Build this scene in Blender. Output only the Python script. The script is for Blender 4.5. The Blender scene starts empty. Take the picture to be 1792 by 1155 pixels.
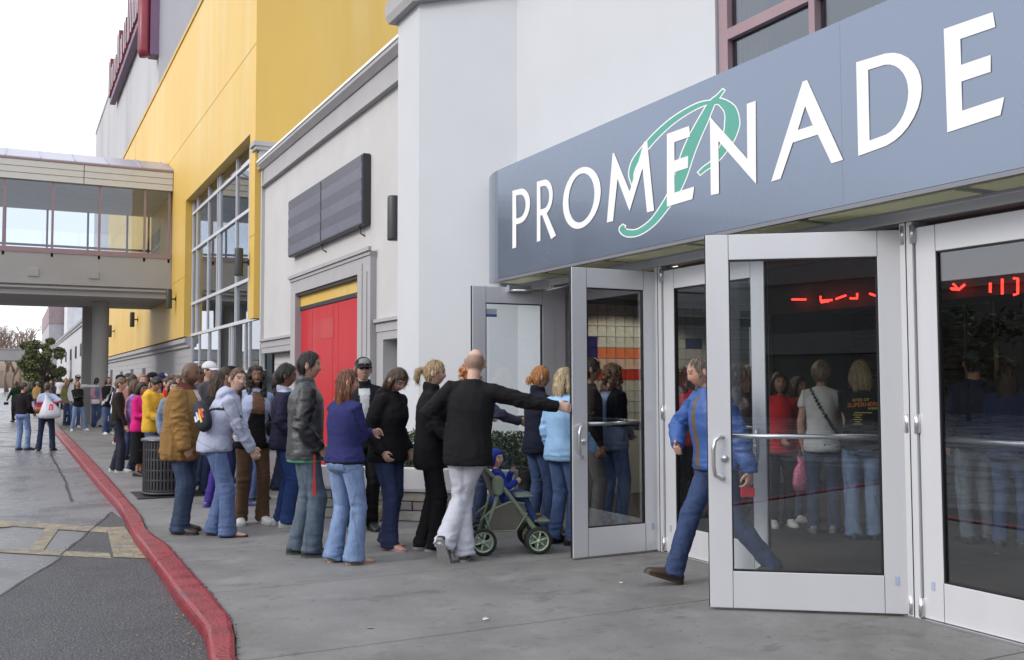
import bpy, bmesh, math, random
import numpy as np
from mathutils import Vector, Matrix, noise as mnoise

random.seed(7); rng = np.random.default_rng(7)
scene = bpy.context.scene
COL = scene.collection

# ------------------------------------------------------------------ camera, sky, sun, exposure
CAM_H = 1.52
YAW, PITCH, ROLL, FPX = 0.475524, 0.0523963, -0.003048, 1700.97
_f = np.array([math.sin(YAW)*math.cos(PITCH), math.cos(YAW)*math.cos(PITCH), math.sin(PITCH)])
_r = np.array([math.cos(YAW), -math.sin(YAW), 0.0]); _u = np.cross(_r, _f)
CF = _f; CR = _r*math.cos(ROLL)+_u*math.sin(ROLL); CU = -_r*math.sin(ROLL)+_u*math.cos(ROLL)
cam_d = bpy.data.cameras.new('camera'); cam = bpy.data.objects.new('camera', cam_d); COL.objects.link(cam)
cam.matrix_world = Matrix(((CR[0], CU[0], -CF[0], 0), (CR[1], CU[1], -CF[1], 0), (CR[2], CU[2], -CF[2], CAM_H), (0, 0, 0, 1)))
cam_d.sensor_width = 36; cam_d.lens = 36*FPX/1792; cam_d.clip_end = 3000; cam_d.clip_start = 0.05
scene.camera = cam

SUN_EL, SUN_AZ = math.radians(30), math.radians(-92)      # azimuth from +Y towards +X
world = bpy.data.worlds.new("World"); scene.world = world; world.use_nodes = True
nt = world.node_tree; bg = nt.nodes['Background']
sky = nt.nodes.new('ShaderNodeTexSky'); sky.sky_type = 'NISHITA'; sky.sun_disc = False
sky.sun_elevation = SUN_EL; sky.sun_rotation = SUN_AZ; sky.dust_density = 3; sky.air_density = 1.5
mixn = nt.nodes.new('ShaderNodeMix'); mixn.data_type = 'RGBA'; mixn.inputs[0].default_value = 0.86
mixn.inputs[7].default_value = (10.8, 11.1, 12.1, 1)        # even cloud deck
nt.links.new(sky.outputs[0], mixn.inputs[6]); nt.links.new(mixn.outputs[2], bg.inputs[0])
bg.inputs[1].default_value = 0.10
sun_d = bpy.data.lights.new('sun', 'SUN'); sun_d.energy = 1.1; sun_d.angle = math.radians(18); sun_d.color = (1, .95, .88)
sun = bpy.data.objects.new('sun', sun_d); COL.objects.link(sun); sun.location = (-20, 30, 40)
_sd = Vector((math.sin(SUN_AZ)*math.cos(SUN_EL), math.cos(SUN_AZ)*math.cos(SUN_EL), math.sin(SUN_EL)))
sun.rotation_euler = (-_sd).to_track_quat('-Z', 'Y').to_euler()
vs = scene.view_settings; vs.view_transform = 'Standard'; vs.look = 'None'; vs.exposure = 0.55; vs.gamma = 1; vs.use_curve_mapping = False
scene.render.engine = 'CYCLES'
scene.cycles.max_bounces = 8; scene.cycles.transparent_max_bounces = 16; scene.cycles.use_denoising = True
scene.cycles.sample_clamp_indirect = 6

def pray(x, y): return CF + CR*(x-896)/FPX - CU*(y-577.5)/FPX
CP = np.array([0, 0, CAM_H])
def G(x, y, z=0.0): d = pray(x, y); return CP + d*(z-CAM_H)/d[2]
def onX(x, y, X): d = pray(x, y); return CP + d*X/d[0]
def onY(x, y, Y): d = pray(x, y); return CP + d*Y/d[1]

# ------------------------------------------------------------------ materials
MATS = {}
def lin(c):
    return tuple((v/12.92 if v <= .04045 else ((v+.055)/1.055)**2.4) for v in c)
def M(name, col=(.5,.5,.5), rough=.7, metal=0, var=.12, scale=2.0, bump=0.0, bscale=40, stretch=(1,1,1), rvar=0.0, spec=.5, emit=None, attr=None, coat=0, dirt=None):
    if name in MATS: return MATS[name]
    m = bpy.data.materials.new(name); m.use_nodes = True; MATS[name] = m
    n = m.node_tree.nodes; l = m.node_tree.links; p = n['Principled BSDF']
    p.inputs['Roughness'].default_value = rough; p.inputs['Metallic'].default_value = metal
    p.inputs['Specular IOR Level'].default_value = spec
    if coat: p.inputs['Coat Weight'].default_value = coat
    tc = n.new('ShaderNodeTexCoord'); mp = n.new('ShaderNodeMapping'); mp.inputs['Scale'].default_value = stretch
    l.new(tc.outputs['Object'], mp.inputs[0])
    nz = n.new('ShaderNodeTexNoise'); nz.inputs['Scale'].default_value = scale; nz.inputs['Detail'].default_value = 5; nz.inputs['Roughness'].default_value = .6
    l.new(mp.outputs[0], nz.inputs[0])
    rp = n.new('ShaderNodeMapRange'); rp.inputs[1].default_value = .25; rp.inputs[2].default_value = .75; rp.inputs[3].default_value = 1-var; rp.inputs[4].default_value = 1+var
    l.new(nz.outputs[0], rp.inputs[0])
    mx = n.new('ShaderNodeVectorMath'); mx.operation = 'SCALE'
    if attr:
        at = n.new('ShaderNodeAttribute'); at.attribute_name = attr; l.new(at.outputs[0], mx.inputs[0])
    else: mx.inputs[0].default_value = col[:3]
    l.new(rp.outputs[0], mx.inputs['Scale'])
    out = mx.outputs[0]
    for dt in ([] if not dirt else dirt if isinstance(dirt, list) else [dirt]):   # (colour, scale, threshold, stretch, strength): stains with a shape of their own
        mp2 = n.new('ShaderNodeMapping'); mp2.inputs['Scale'].default_value = dt[3] if len(dt) > 3 else (1,1,1); mp2.inputs['Location'].default_value = (dt[1],3,1); l.new(tc.outputs['Object'], mp2.inputs[0])
        n2 = n.new('ShaderNodeTexNoise'); n2.inputs['Scale'].default_value = dt[1]; n2.inputs['Detail'].default_value = 8; n2.inputs['Roughness'].default_value = .65
        l.new(mp2.outputs[0], n2.inputs[0])
        r2 = n.new('ShaderNodeMapRange'); wd = dt[5] if len(dt) > 5 else .16; r2.inputs[1].default_value = dt[2]; r2.inputs[2].default_value = dt[2]+wd; r2.inputs[4].default_value = dt[4] if len(dt) > 4 else .7
        l.new(n2.outputs[0], r2.inputs[0])
        mm = n.new('ShaderNodeMix'); mm.data_type = 'RGBA'; l.new(r2.outputs[0], mm.inputs[0]); l.new(out, mm.inputs[6]); mm.inputs[7].default_value = (*dt[0], 1)
        out = mm.outputs[2]
    l.new(out, p.inputs['Base Color'])
    if rvar:
        rr = n.new('ShaderNodeMapRange'); rr.inputs[1].default_value = .35; rr.inputs[2].default_value = .65; rr.inputs[3].default_value = max(0, rough-rvar); rr.inputs[4].default_value = min(1, rough+rvar)
        l.new(nz.outputs[0], rr.inputs[0]); l.new(rr.outputs[0], p.inputs['Roughness'])
    if bump:
        nb = n.new('ShaderNodeTexNoise'); nb.inputs['Scale'].default_value = bscale; nb.inputs['Detail'].default_value = 4
        l.new(mp.outputs[0], nb.inputs[0])
        bp = n.new('ShaderNodeBump'); bp.inputs['Strength'].default_value = min(1, bump); bp.inputs['Distance'].default_value = .01*max(1, bump)
        l.new(nb.outputs[0], bp.inputs['Height']); l.new(bp.outputs[0], p.inputs['Normal'])
    if emit:
        p.inputs['Emission Color'].default_value = (*emit[:3], 1); p.inputs['Emission Strength'].default_value = emit[3]
    return m
def glass(name, tint=(.8,.85,.85), f0=.05, rough=0.0, body=None):
    if name in MATS: return MATS[name]
    m = bpy.data.materials.new(name); m.use_nodes = True; MATS[name] = m
    n = m.node_tree.nodes; l = m.node_tree.links; n.remove(n['Principled BSDF'])
    tr = n.new('ShaderNodeBsdfTransparent'); tr.inputs[0].default_value = (*tint, 1)
    gl = n.new('ShaderNodeBsdfGlossy'); gl.inputs['Roughness'].default_value = rough; gl.inputs[0].default_value = (.95,.97,1,1)
    lw = n.new('ShaderNodeLayerWeight'); lw.inputs[0].default_value = .5
    pw = n.new('ShaderNodeMath'); pw.operation = 'POWER'; pw.inputs[1].default_value = 4.5; l.new(lw.outputs['Facing'], pw.inputs[0])
    ma = n.new('ShaderNodeMath'); ma.operation = 'MULTIPLY_ADD'; ma.inputs[1].default_value = 1-f0; ma.inputs[2].default_value = f0; l.new(pw.outputs[0], ma.inputs[0])
    mx = n.new('ShaderNodeMixShader'); l.new(ma.outputs[0], mx.inputs[0]); l.new(gl.outputs[0], mx.inputs[2])
    if body:
        df = n.new('ShaderNodeBsdfDiffuse'); df.inputs[0].default_value = (*body[:3], 1)
        m2 = n.new('ShaderNodeMixShader'); m2.inputs[0].default_value = body[3]; l.new(tr.outputs[0], m2.inputs[1]); l.new(df.outputs[0], m2.inputs[2]); l.new(m2.outputs[0], mx.inputs[1])
    else: l.new(tr.outputs[0], mx.inputs[1])
    l.new(mx.outputs[0], n['Material Output'].inputs[0])
    return m

# ------------------------------------------------------------------ object helpers
def empty(name, loc=(0,0,0), rz=0, parent=None):
    o = bpy.data.objects.new(name, None); COL.objects.link(o); o.location = loc; o.rotation_euler = (0,0,rz); o.empty_display_size = .2
    if parent: o.parent = parent
    return o
def tag(o, label=None, cat=None, group=None, kind=None):
    if label: o['label'] = label
    if cat: o['category'] = cat
    if group: o['group'] = group
    if kind: o['kind'] = kind
    return o
def thing(name, label, cat, loc=(0,0,0), rz=0, group=None): return tag(empty(name, loc, rz), label, cat, group)
def rootloc(p):
    while p is not None:
        if p.parent is None: return np.array(p.location)
        p = p.parent
    return np.zeros(3)
class MB:
    def __init__(s): s.v = []; s.f = []; s.sm = []
    def add(s, vs, fs, smooth=False):
        b = len(s.v); s.v += [tuple(float(c) for c in v) for v in vs]; s.f += [tuple(b+i for i in f) for f in fs]; s.sm += [smooth]*len(fs); return s
    def box(s, x0, x1, y0, y1, z0, z1):
        return s.add([(x0,y0,z0),(x1,y0,z0),(x1,y1,z0),(x0,y1,z0),(x0,y0,z1),(x1,y0,z1),(x1,y1,z1),(x0,y1,z1)],
                     [(0,3,2,1),(4,5,6,7),(0,1,5,4),(1,2,6,5),(2,3,7,6),(3,0,4,7)])
    def cbox(s, c, d, rz=0):
        x, y, z = d[0]/2, d[1]/2, d[2]/2; cs, sn = math.cos(rz), math.sin(rz)
        P = [(-x,-y,-z),(x,-y,-z),(x,y,-z),(-x,y,-z),(-x,-y,z),(x,-y,z),(x,y,z),(-x,y,z)]
        return s.add([(c[0]+p[0]*cs-p[1]*sn, c[1]+p[0]*sn+p[1]*cs, c[2]+p[2]) for p in P], [(0,3,2,1),(4,5,6,7),(0,1,5,4),(1,2,6,5),(2,3,7,6),(3,0,4,7)])
    def prism(s, poly, d):                              # poly: list of 3-D points in one plane, d: extrusion vector
        n = len(poly); P = [np.array(p, float) for p in poly]; d = np.array(d, float)
        fs = [tuple(range(n))[::-1], tuple(range(n, 2*n))] + [(i, (i+1) % n, n+(i+1) % n, n+i) for i in range(n)]
        return s.add(P+[p+d for p in P], fs)
    def quad(s, a, b, c, d): return s.add([a,b,c,d], [(0,1,2,3)])
    def tube(s, pts, r, n=10, caps=True, smooth=True, ref=None):
        pts = [np.array(p, float) for p in pts]; k = len(pts)
        r = [r]*k if np.isscalar(r) else r
        vs = []; prev = None
        for i in range(k):
            t = pts[min(i+1, k-1)]-pts[max(i-1, 0)]; t /= (np.linalg.norm(t)+1e-9)
            if prev is None:
                a = np.array([0,0,1.]) if abs(t[2]) < .9 else np.array([1.,0,0])
                if ref is not None: a = np.array(ref, float)
                u = np.cross(a, t); u /= np.linalg.norm(u)
            else: u = prev - t*(prev@t); u /= np.linalg.norm(u)
            prev = u; w = np.cross(t, u)
            ri = r[i]; ru, rw = (ri, ri) if np.isscalar(ri) else ri
            for j in range(n):
                a = 2*math.pi*j/n; vs.append(pts[i]+u*(ru*math.cos(a))+w*(rw*math.sin(a)))
        fs = [(i*n+j, i*n+(j+1) % n, (i+1)*n+(j+1) % n, (i+1)*n+j) for i in range(k-1) for j in range(n)]
        if caps: fs += [tuple(range(n))[::-1], tuple(range((k-1)*n, k*n))]
        return s.add(vs, fs, smooth)
    def lathe(s, prof, c=(0,0,0), n=24, smooth=True, a0=0, a1=2*math.pi):
        full = abs(a1-a0-2*math.pi) < 1e-6; m = n if full else n+1; vs = []
        for (r, z) in prof:
            for j in range(m):
                a = a0+(a1-a0)*j/n; vs.append((c[0]+r*math.cos(a), c[1]+r*math.sin(a), c[2]+z))
        fs = [(i*m+j, i*m+(j+1) % m, (i+1)*m+(j+1) % m, (i+1)*m+j) for i in range(len(prof)-1) for j in range(n)]
        return s.add(vs, fs, smooth)
    def loft(s, rings, caps=True, smooth=True):         # rings: arrays (n,3)
        n = len(rings[0]); vs = [v for R in rings for v in R]
        fs = [(i*n+j, i*n+(j+1) % n, (i+1)*n+(j+1) % n, (i+1)*n+j) for i in range(len(rings)-1) for j in range(n)]
        if caps: fs += [tuple(range(n))[::-1], tuple(range((len(rings)-1)*n, len(rings)*n))]
        return s.add(vs, fs, smooth)
    def mesh(s, name, off=(0,0,0)):
        me = bpy.data.meshes.new(name); v = np.array(s.v, float).reshape(-1, 3)-np.array(off)
        me.from_pydata(v.tolist(), [], s.f); me.polygons.foreach_set('use_smooth', s.sm); me.update(); return me
    def build(s, name, mat, parent=None, local=False, kind=None, label=None, bevel=0):
        off = (0,0,0) if (local or parent is None) else rootloc(parent)
        me = s.mesh(name, off); o = bpy.data.objects.new(name, me); COL.objects.link(o)
        if mat is not None: me.materials.append(mat)
        if parent is not None: o.parent = parent
        if kind: o['kind'] = kind
        if label: o['label'] = label
        if bevel:
            b = o.modifiers.new('b', 'BEVEL'); b.width = bevel; b.segments = 2; b.limit_method = 'ANGLE'
        return o
def share(name, me, parent, loc=(0,0,0), rot=(0,0,0)):
    o = bpy.data.objects.new(name, me); COL.objects.link(o); o.parent = parent; o.location = loc; o.rotation_euler = rot; return o

# ------------------------------------------------------------------ base colours
m_asph = M('asphalt_wet', (.135,.138,.147), .30, var=.28, scale=.9, bump=.4, bscale=140, rvar=.22, dirt=[((.20,.20,.205), .35, .5, (1,1,1), .6), ((.06,.06,.063), 3.1, .62, (1,.5,1), .5), ((.27,.27,.275), 70, .66, (1,1,1), .5, .05)])
m_asph2 = M('asphalt_coarse', (.060,.062,.068), .6, var=.5, scale=16, bump=2.5, bscale=70, rvar=.1, dirt=[((.22,.22,.235), 62, .55, (1,1,1), .9, .06), ((.025,.025,.028), 55, .56, (1,1,1), .7, .06), ((.035,.035,.038), 1.4, .52, (1,1,1), .5), ((.13,.13,.135), 2.3, .56, (1,.5,1), .4)])
m_tar = M('tar_seam', (.02,.02,.022), .5)
m_walk = M('concrete_walk', (.195,.193,.19), .72, var=.2, scale=1.3, bump=.6, bscale=150, rvar=.14, dirt=[((.130,.120,.110), .8, .46, (1,1,1), .6), ((.29,.288,.28), 2.2, .54, (1,1,1), .45), ((.105,.095,.09), 4.5, .57, (.6,1,1), .55, .08), ((.085,.08,.078), 13, .62, (1,1,1), .7, .04), ((.31,.31,.30), 60, .60, (1,1,1), .5, .05), ((.10,.10,.10), 70, .59, (1,1,1), .55, .05)])
m_kerb = M('kerb_red', (.225,.018,.026), .42, var=.25, scale=5, bump=.8, bscale=40, rvar=.15, dirt=[((.36,.15,.14), 9, .60, (1,1,.4), .4), ((.045,.03,.032), 6, .55, (1,.35,2.5), .75), ((.20,.17,.16), 38, .66, (1,1,1), .8, .04)])
m_yelpaint = M('paint_yellow_worn', (.30,.245,.14), .6, var=.25, scale=6, bump=.6, bscale=110, dirt=[((.13,.13,.135), 9, .42, (1,1,1), .85), ((.09,.09,.095), 40, .52, (1,1,1), .8)])
m_white = M('stucco_white', (.555,.575,.605), .85, var=.035, scale=.8, bump=.25, bscale=160, dirt=[((.50,.51,.52), .7, .60, (1,1,.25), .4), ((.44,.44,.44), 2.6, .64, (1,1,.08), .35)])
m_grey = M('stucco_grey', (.52,.515,.515), .88, var=.06, scale=1.2, bump=.25, bscale=130, dirt=((.42,.41,.40), 1.0, .58, (1,1,.2), .5))
m_trim = M('stucco_trim', (.385,.38,.39), .85, var=.06, scale=2, bump=.2, bscale=120, dirt=((.25,.25,.25), 1.4, .6, (1,1,.3), .5))
m_yellow = M('stucco_yellow', (.68,.445,.095), .52, var=.06, scale=.7, bump=.3, bscale=120, stretch=(1,1,.35), dirt=[((.72,.55,.24), .5, .50, (1,1,.18), .55), ((.52,.34,.08), 1.3, .60, (1,1,.10), .35)])
m_tower = M('stucco_tower', (.46,.46,.475), .88, var=.07, scale=.4, bump=.15, bscale=60, stretch=(1,1,.25), dirt=((.30,.30,.315), .25, .52, (1,1,.15), .55))
m_conc = M('bridge_concrete', (.36,.355,.35), .85, var=.08, scale=.6, bump=.2, bscale=60, dirt=((.28,.27,.26), .6, .58, (1,1,.3), .5))
m_mauve = M('mauve_frame', (.30,.205,.225), .5, var=.08, scale=3)
m_alu = M('anodised_aluminium', (.66,.67,.70), .36, metal=.28, var=.03, scale=3, stretch=(1,1,.05), rvar=.04)
m_steel = M('brushed_steel', (.62,.62,.64), .28, metal=.9, var=.04, scale=8)
m_black = M('black_gasket', (.012,.012,.014), .5)
m_sign = M('sign_panel_metal', (.205,.245,.315), .24, metal=.65, var=.03, scale=.6, rvar=.05, coat=.3)
m_letter = M('letter_white', (.83,.83,.82), .45, var=.02)
m_green = M('emblem_green', (.09,.36,.29), .45, var=.03)
m_olive = M('soffit_lens', (.66,.67,.40), .5, var=.06, scale=30, bump=.4, bscale=200)
m_soff = M('soffit_metal', (.22,.225,.25), .4, metal=.4, var=.05)
m_red = M('door_red', (.52,.022,.03), .38, var=.05, scale=1.5, rvar=.05)
m_dark = M('dark_metal', (.05,.05,.056), .45, metal=.3, var=.1)
m_board = M('reader_board', (.115,.115,.145), .45, var=.06, scale=4)
m_roof = M('roof_metal', (.36,.35,.42), .32, metal=.5, var=.10, scale=.8)
m_fascia = M('fascia_slat', (.60,.60,.575), .5, var=.04, scale=2)
m_glass = glass('door_glass', (.92,.945,.955), .085)
m_glass_dark = glass('window_glass', (.50,.56,.60), .13)
m_glass_br = glass('bridge_glass', (.88,.905,.93), .06)
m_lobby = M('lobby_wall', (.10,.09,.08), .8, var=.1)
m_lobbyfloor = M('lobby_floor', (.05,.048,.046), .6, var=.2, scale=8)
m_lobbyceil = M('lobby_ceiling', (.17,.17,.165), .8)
# ================================================================== SETTING: ground
ROAD_Z = -.07
road = MB(); N = 24
road.quad((-600,-60,ROAD_Z),(1.6,-60,ROAD_Z),(1.6,900,ROAD_Z),(-600,900,ROAD_Z))
o = road.build('road', m_asph, kind='structure'); tag(o, 'wet grey asphalt road beside the red kerb', None)
g2 = MB().quad((1.6,-60,-.10),(600,-60,-.10),(600,900,-.10),(1.6,900,-.10)).build('ground', m_conc, kind='structure')
pz = ROAD_Z+.004
patch = [(-14,-6),(1.13,-6),(1.10,3),(1.06,5.5),(1.10,6.4),(1.09,7.3),(1.11,8.2),(1.12,9.35),(1.12,10.3),(1.15,11.1),(1.19,12.1),(1.14,12.92),(.78,11.3),(.41,9.75),(.17,8.9),(-.04,8.22),(-.7,6.9),(-3,4.2),(-14,1)]
pm = MB(); pm.add([(x,y,pz) for x,y in patch], [tuple(range(len(patch)))])
tag(pm.build('asphalt_patch', m_asph2, kind='structure'), 'dark coarse asphalt patch in front of the kerb')
# tar seams
sm_ = MB()
def strip(mb, pts, w, z):
    L = []; R = []
    for i, p in enumerate(pts):
        a = np.array(pts[max(i-1,0)]); b = np.array(pts[min(i+1,len(pts)-1)]); t = b-a; t = t/np.linalg.norm(t); nrm = np.array([-t[1],t[0]])
        ww = w*(.7+.6*random.random()); q = np.array(p); L.append(q+nrm*ww/2); R.append(q-nrm*ww/2)
    for i in range(len(pts)-1):
        mb.quad((*R[i],z),(*R[i+1],z),(*L[i+1],z),(*L[i],z))
def wig(pts, step=.25, amp=.02):
    out = []
    for a, b in zip(pts[:-1], pts[1:]):
        a = np.array(a); b = np.array(b); k = max(1, int(np.linalg.norm(b-a)/step))
        for i in range(k): out.append(a+(b-a)*i/k+np.array([random.uniform(-amp,amp), random.uniform(-amp,amp)]))
    out.append(np.array(pts[-1])); return out
strip(sm_, wig([(-.7,6.9),(-.04,8.22),(.41,9.75),(1.13,12.9)]), .022, pz+.004)
A = [G(x*.3246,780+y*.3246,ROAD_Z)[:2] for x,y in [(270,40),(310,110),(350,190),(390,300)]]
strip(sm_, wig([tuple(p) for p in A], .3, .01), .035, pz+.004)
strip(sm_, wig([(-30,30.5),(-8,31),(-1,31.5)], .8, .04), .10, pz+.004)
sm_.build('tar_seam', m_tar, o, kind='stuff')
# painted hatch marking
mk = MB()
def mark(pts):
    P = [G(x*.3246,780+y*.3246,ROAD_Z) for x,y in pts]
    mk.add([(p[0],p[1],pz+.003+.0007*len(mk.f)) for p in P], [tuple(range(len(P)))][::1])
L1a, L1b = (-60,402),(590,442); 
for pts in ([(-300,388),(-300,410),(575,472),(585,443)], [(-300,540),(-300,562),(600,612),(590,583)], [(160,568),(228,575),(325,440),(250,438)], [(575,445),(668,440),(800,612),(612,606)], [(-300,425),(-300,470),(60,440),(70,420)]):
    mark(pts[::-1])
mk.build('road_marking', m_yelpaint, o)
# leaf litter and grit along the kerb
lf = MB()
for i in range(420):
    t = random.random()**1.6; y = 5.6+t*12; x = 1.09-abs(random.gauss(0,.05+.10*random.random()))
    if random.random() < .25: x = random.uniform(-1.5,1.0); y = random.uniform(5.2,12)
    a = random.uniform(0,6.28); s_ = random.uniform(.004,.013); z = pz+.006+random.uniform(0,.006)
    lf.add([(x+s_*math.cos(a),y+s_*math.sin(a),z),(x-s_*.5*math.sin(a),y+s_*.5*math.cos(a),z+.004),(x-s_*math.cos(a),y-s_*math.sin(a),z),(x+s_*.5*math.sin(a),y-s_*.5*math.cos(a),z+.002)],[(0,3,2,1)])
lf.build('leaf_litter', M('dry_leaf', (.30,.22,.10), .8, var=.5, scale=90), o, kind='stuff')

# sidewalk: slabs with real joints over a bed
walk = empty('sidewalk'); walk['kind'] = 'structure'; walk['label'] = 'grey concrete sidewalk in front of the doors'
YJ = [-20,-7.5,-3.8,-.15,1.75,3.6,5.46,7.31,9.16,11.0,12.9,14.7,16.6,18.5,20.4,24,28,32,36,41,48,60,80,140]
SLABS = []
for i in range(len(YJ)-1):
    y0, y1 = YJ[i]+.006, YJ[i+1]-.006
    SLABS.append((y0,y1))
# kerb
inner = [(1.30,-8),(1.18,1.5),(1.12,3.5),(1.10,5.0),(1.12,5.5),(1.21,5.96),(1.28,6.48),(1.30,7.27),(1.31,8.45),(1.32,9.58),(1.28,10.21),(1.26,10.63),(1.33,11.66),(1.35,12.55),(1.36,13.37),(1.38,14.8),(1.41,17.6),(1.43,19.9),(1.46,25.6),(1.48,38),(1.5,60),(1.5,130)]
outer = [(1.1,-8),(1.02,1.5),(.98,3.5),(.98,5.0),(1.0,5.57),(1.08,6.12),(1.10,6.36),(1.09,7.32),(1.11,8.21),(1.12,9.35),(1.12,10.3),(1.15,11.12),(1.19,12.08),(1.20,12.65),(1.21,13.4),(1.20,14.9),(1.20,17.6),(1.21,19.9),(1.22,25.6),(1.24,38),(1.26,60),(1.26,130)]
_iy = np.array([p[1] for p in inner]); _ix = np.array([p[0] for p in inner])
for (y0, y1) in SLABS:
    yy = np.linspace(y0, y1, max(2, int((y1-y0)/.15) if y1 < 22 else 4)); L_ = [(float(np.interp(v,_iy,_ix))+.012+.006*mnoise.noise((v*5,1,1)), v, -.02) for v in yy]
    MB().prism([(p[0]-.02,p[1],-.14) for p in L_][::-1]+[(5.16,y0-.006,-.14),(5.16,y1+.006,-.14)], (0,0,.112)).build('bed', m_tar, walk)
    MB().prism(L_[::-1]+[(5.16,y0,-.02),(5.16,y1,-.02)], (0,0,.02)).build('slab', m_walk, walk, bevel=.005)
kerb = empty('kerb'); kerb['kind'] = 'structure'; kerb['label'] = 'red painted kerb along the sidewalk'
def dens(a, b, st=.12):
    ts = np.concatenate([[0], np.cumsum([math.dist(a[i],a[i+1]) for i in range(len(a)-1)])])
    out = []
    for i in range(len(a)-1):
        k = max(1, min(30, int((ts[i+1]-ts[i])/st)))
        for j in range(k):
            f = j/k; out.append((np.array(a[i])*(1-f)+np.array(a[i+1])*f, np.array(b[i])*(1-f)+np.array(b[i+1])*f))
    out.append((np.array(a[-1]),np.array(b[-1]))); return out
D = dens(inner, outer)
def kerb_seg(k0, k1):
    rings = []
    for k in range(k0, k1+1):
        i, q = D[k]; e = mnoise.noise((i[1]*.9, 3.1, 0))*.012+mnoise.noise((i[1]*4, 7, 0))*.004
        d = (q-i)/np.linalg.norm(q-i)
        if k == k0: i = i+np.array([0,.012]); q = q+np.array([0,.012])
        prof = [(i-d*.0, -.13),(i-d*.0, .018),(i+d*.03,.026),(q-d*.035,.020+e*.3),(q-d*.01,.008+e*.3),(q,-.012),(q+d*(.014+e),-.13)]
        rings.append([(p[0],p[1],z) for p,z in prof])
    return MB().loft(rings, smooth=False)
ys = [d[0][1] for d in D]; cuts = [0]+[int(np.argmin([abs(y-c) for y in ys])) for c in (4.2,8.9,12.55,16.2,20,25,31,38,48,60)]+[len(D)-1]
for a, b in zip(cuts[:-1], cuts[1:]):
    if b > a: kerb_seg(a, b).build('kerb_segment', m_kerb, kerb)
# crumbled joint behind the kerb
cr = MB()
for i in range(260):
    t = random.random(); y = 5.2+t*8; k = int(np.argmin([abs(v-y) for v in ys])); x = D[k][0][0]+random.uniform(-.002,.022)
    s_ = random.uniform(.004,.011); cr.cbox((x,y,.0),(s_,s_,s_*1.3), random.random()*3)
cr.build('joint_gravel', M('joint_gravel', (.2,.195,.19), .8, var=.5, scale=60), walk, kind='stuff')

# ================================================================== entrance building
eb = thing('entrance_building', 'pale stucco entrance block with angled corner and row of glass doors', 'building', (5.2,7,0))
TOPW = 6.11
fac = [(5.2,9.95),(4.32,10.83),(4.32,11.55),(5.6,11.55),(5.6,9.95)]
MB().prism([(x,y,-.02) for x,y in fac][::-1], (0,0,TOPW+.02)).build('wall', m_white, eb)
# wall over the doors, with the upper window opening
MB().box(5.2,5.6,6.35,9.95,2.72,TOPW).box(5.2,5.6,-8,6.35,2.72,3.7).box(5.2,5.6,9.12,9.95,-.02,2.72).box(5.2,5.6,-8,.25,-.02,2.72).build('wall', m_white, eb)
def ringband(poly, off, z0, z1):
    pass
# cornice following the facets
def cornice(path, prof, name, mat, parent):
    pts = [np.array(p, float) for p in path]; rings = []
    for i, p in enumerate(pts):
        d0 = pts[i]-pts[i-1] if i > 0 else pts[1]-pts[0]; d1 = pts[i+1]-pts[i] if i < len(pts)-1 else d0
        n0 = np.array([-d0[1],d0[0]])/np.linalg.norm(d0); n1 = np.array([-d1[1],d1[0]])/np.linalg.norm(d1)
        n = n0+n1; n = n/(n@n0) if abs(n@n0) > .2 else n0
        rings.append([(p[0]+n[0]*o_, p[1]+n[1]*o_, z) for o_, z in prof])
    return MB().loft(rings, smooth=False).build(name, mat, parent)
cpath = [(5.6,11.55),(4.32,11.55),(4.32,10.83),(5.2,9.95),(5.2,6.4)]
def cpathn(off): return cpath
cornice(cpath[::-1], [(-.05,6.11),(.10,6.11),(.13,6.20),(.13,6.38),(.06,6.42),(-.05,6.42)], 'cornice', m_trim, eb)
cornice(cpath[::-1], [(-.3,6.44),(.10,6.44),(.16,6.50),(.16,6.54),(-.3,6.54)], 'cornice_band', M('cornice_green', (.06,.30,.16), .5), eb)
cornice(cpath[::-1], [(-.3,6.56),(.10,6.56),(.14,6.70),(.20,6.9),(-.3,6.9)], 'cornice_crown', m_trim, eb)
# upper window (mauve frames)
uw = MB().box(5.22,5.30,6.22,6.33,3.6,7.0).box(5.22,5.30,-3,6.22,4.34,4.43).build('window', m_mauve, eb)
for y in (5.26,4.2,3.1,2.0): MB().box(5.21,5.30,y-.03,y+.03,3.6,4.34).box(5.21,5.30,y-.03,y+.03,4.43,7.0).build('mullion', m_mauve, uw)
MB().box(5.27,5.28,-3,6.22,3.6,4.34).box(5.27,5.28,-3,6.22,4.43,7.0).build('pane', m_glass_dark, uw)
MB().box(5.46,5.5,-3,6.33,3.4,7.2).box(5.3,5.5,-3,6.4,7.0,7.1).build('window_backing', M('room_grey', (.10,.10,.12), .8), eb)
# curtain edge behind first panes
cm = MB(); 
for k in range(8): cm.cbox((5.37+.012*(k%2),6.17-k*.035,4.6),(.02,.034,2.4))
cm.build('curtain', M('curtain_grey', (.22,.22,.21), .9), eb)
# door frame
fr = MB()
for y0, y1 in ((9.02,9.12),(7.09,7.19),(4.36,4.46),(3.0,3.06),(.25,.35)): fr.box(5.15,5.29,y0,y1,0,2.54)
fr.box(5.15,5.29,.25,9.12,2.545,2.66).box(5.10,5.145,.25,9.12,2.60,2.70)
dfr = fr.build('door_frame', m_alu, eb)
for y in (9.07,7.14,4.41): MB().box(5.147,5.150,y-.003,y+.003,.0,2.54).build('frame_seam', m_black, dfr)
MB().box(5.14,5.30,.3,9.1,.001,.014).build('threshold', m_steel, eb)

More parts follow.
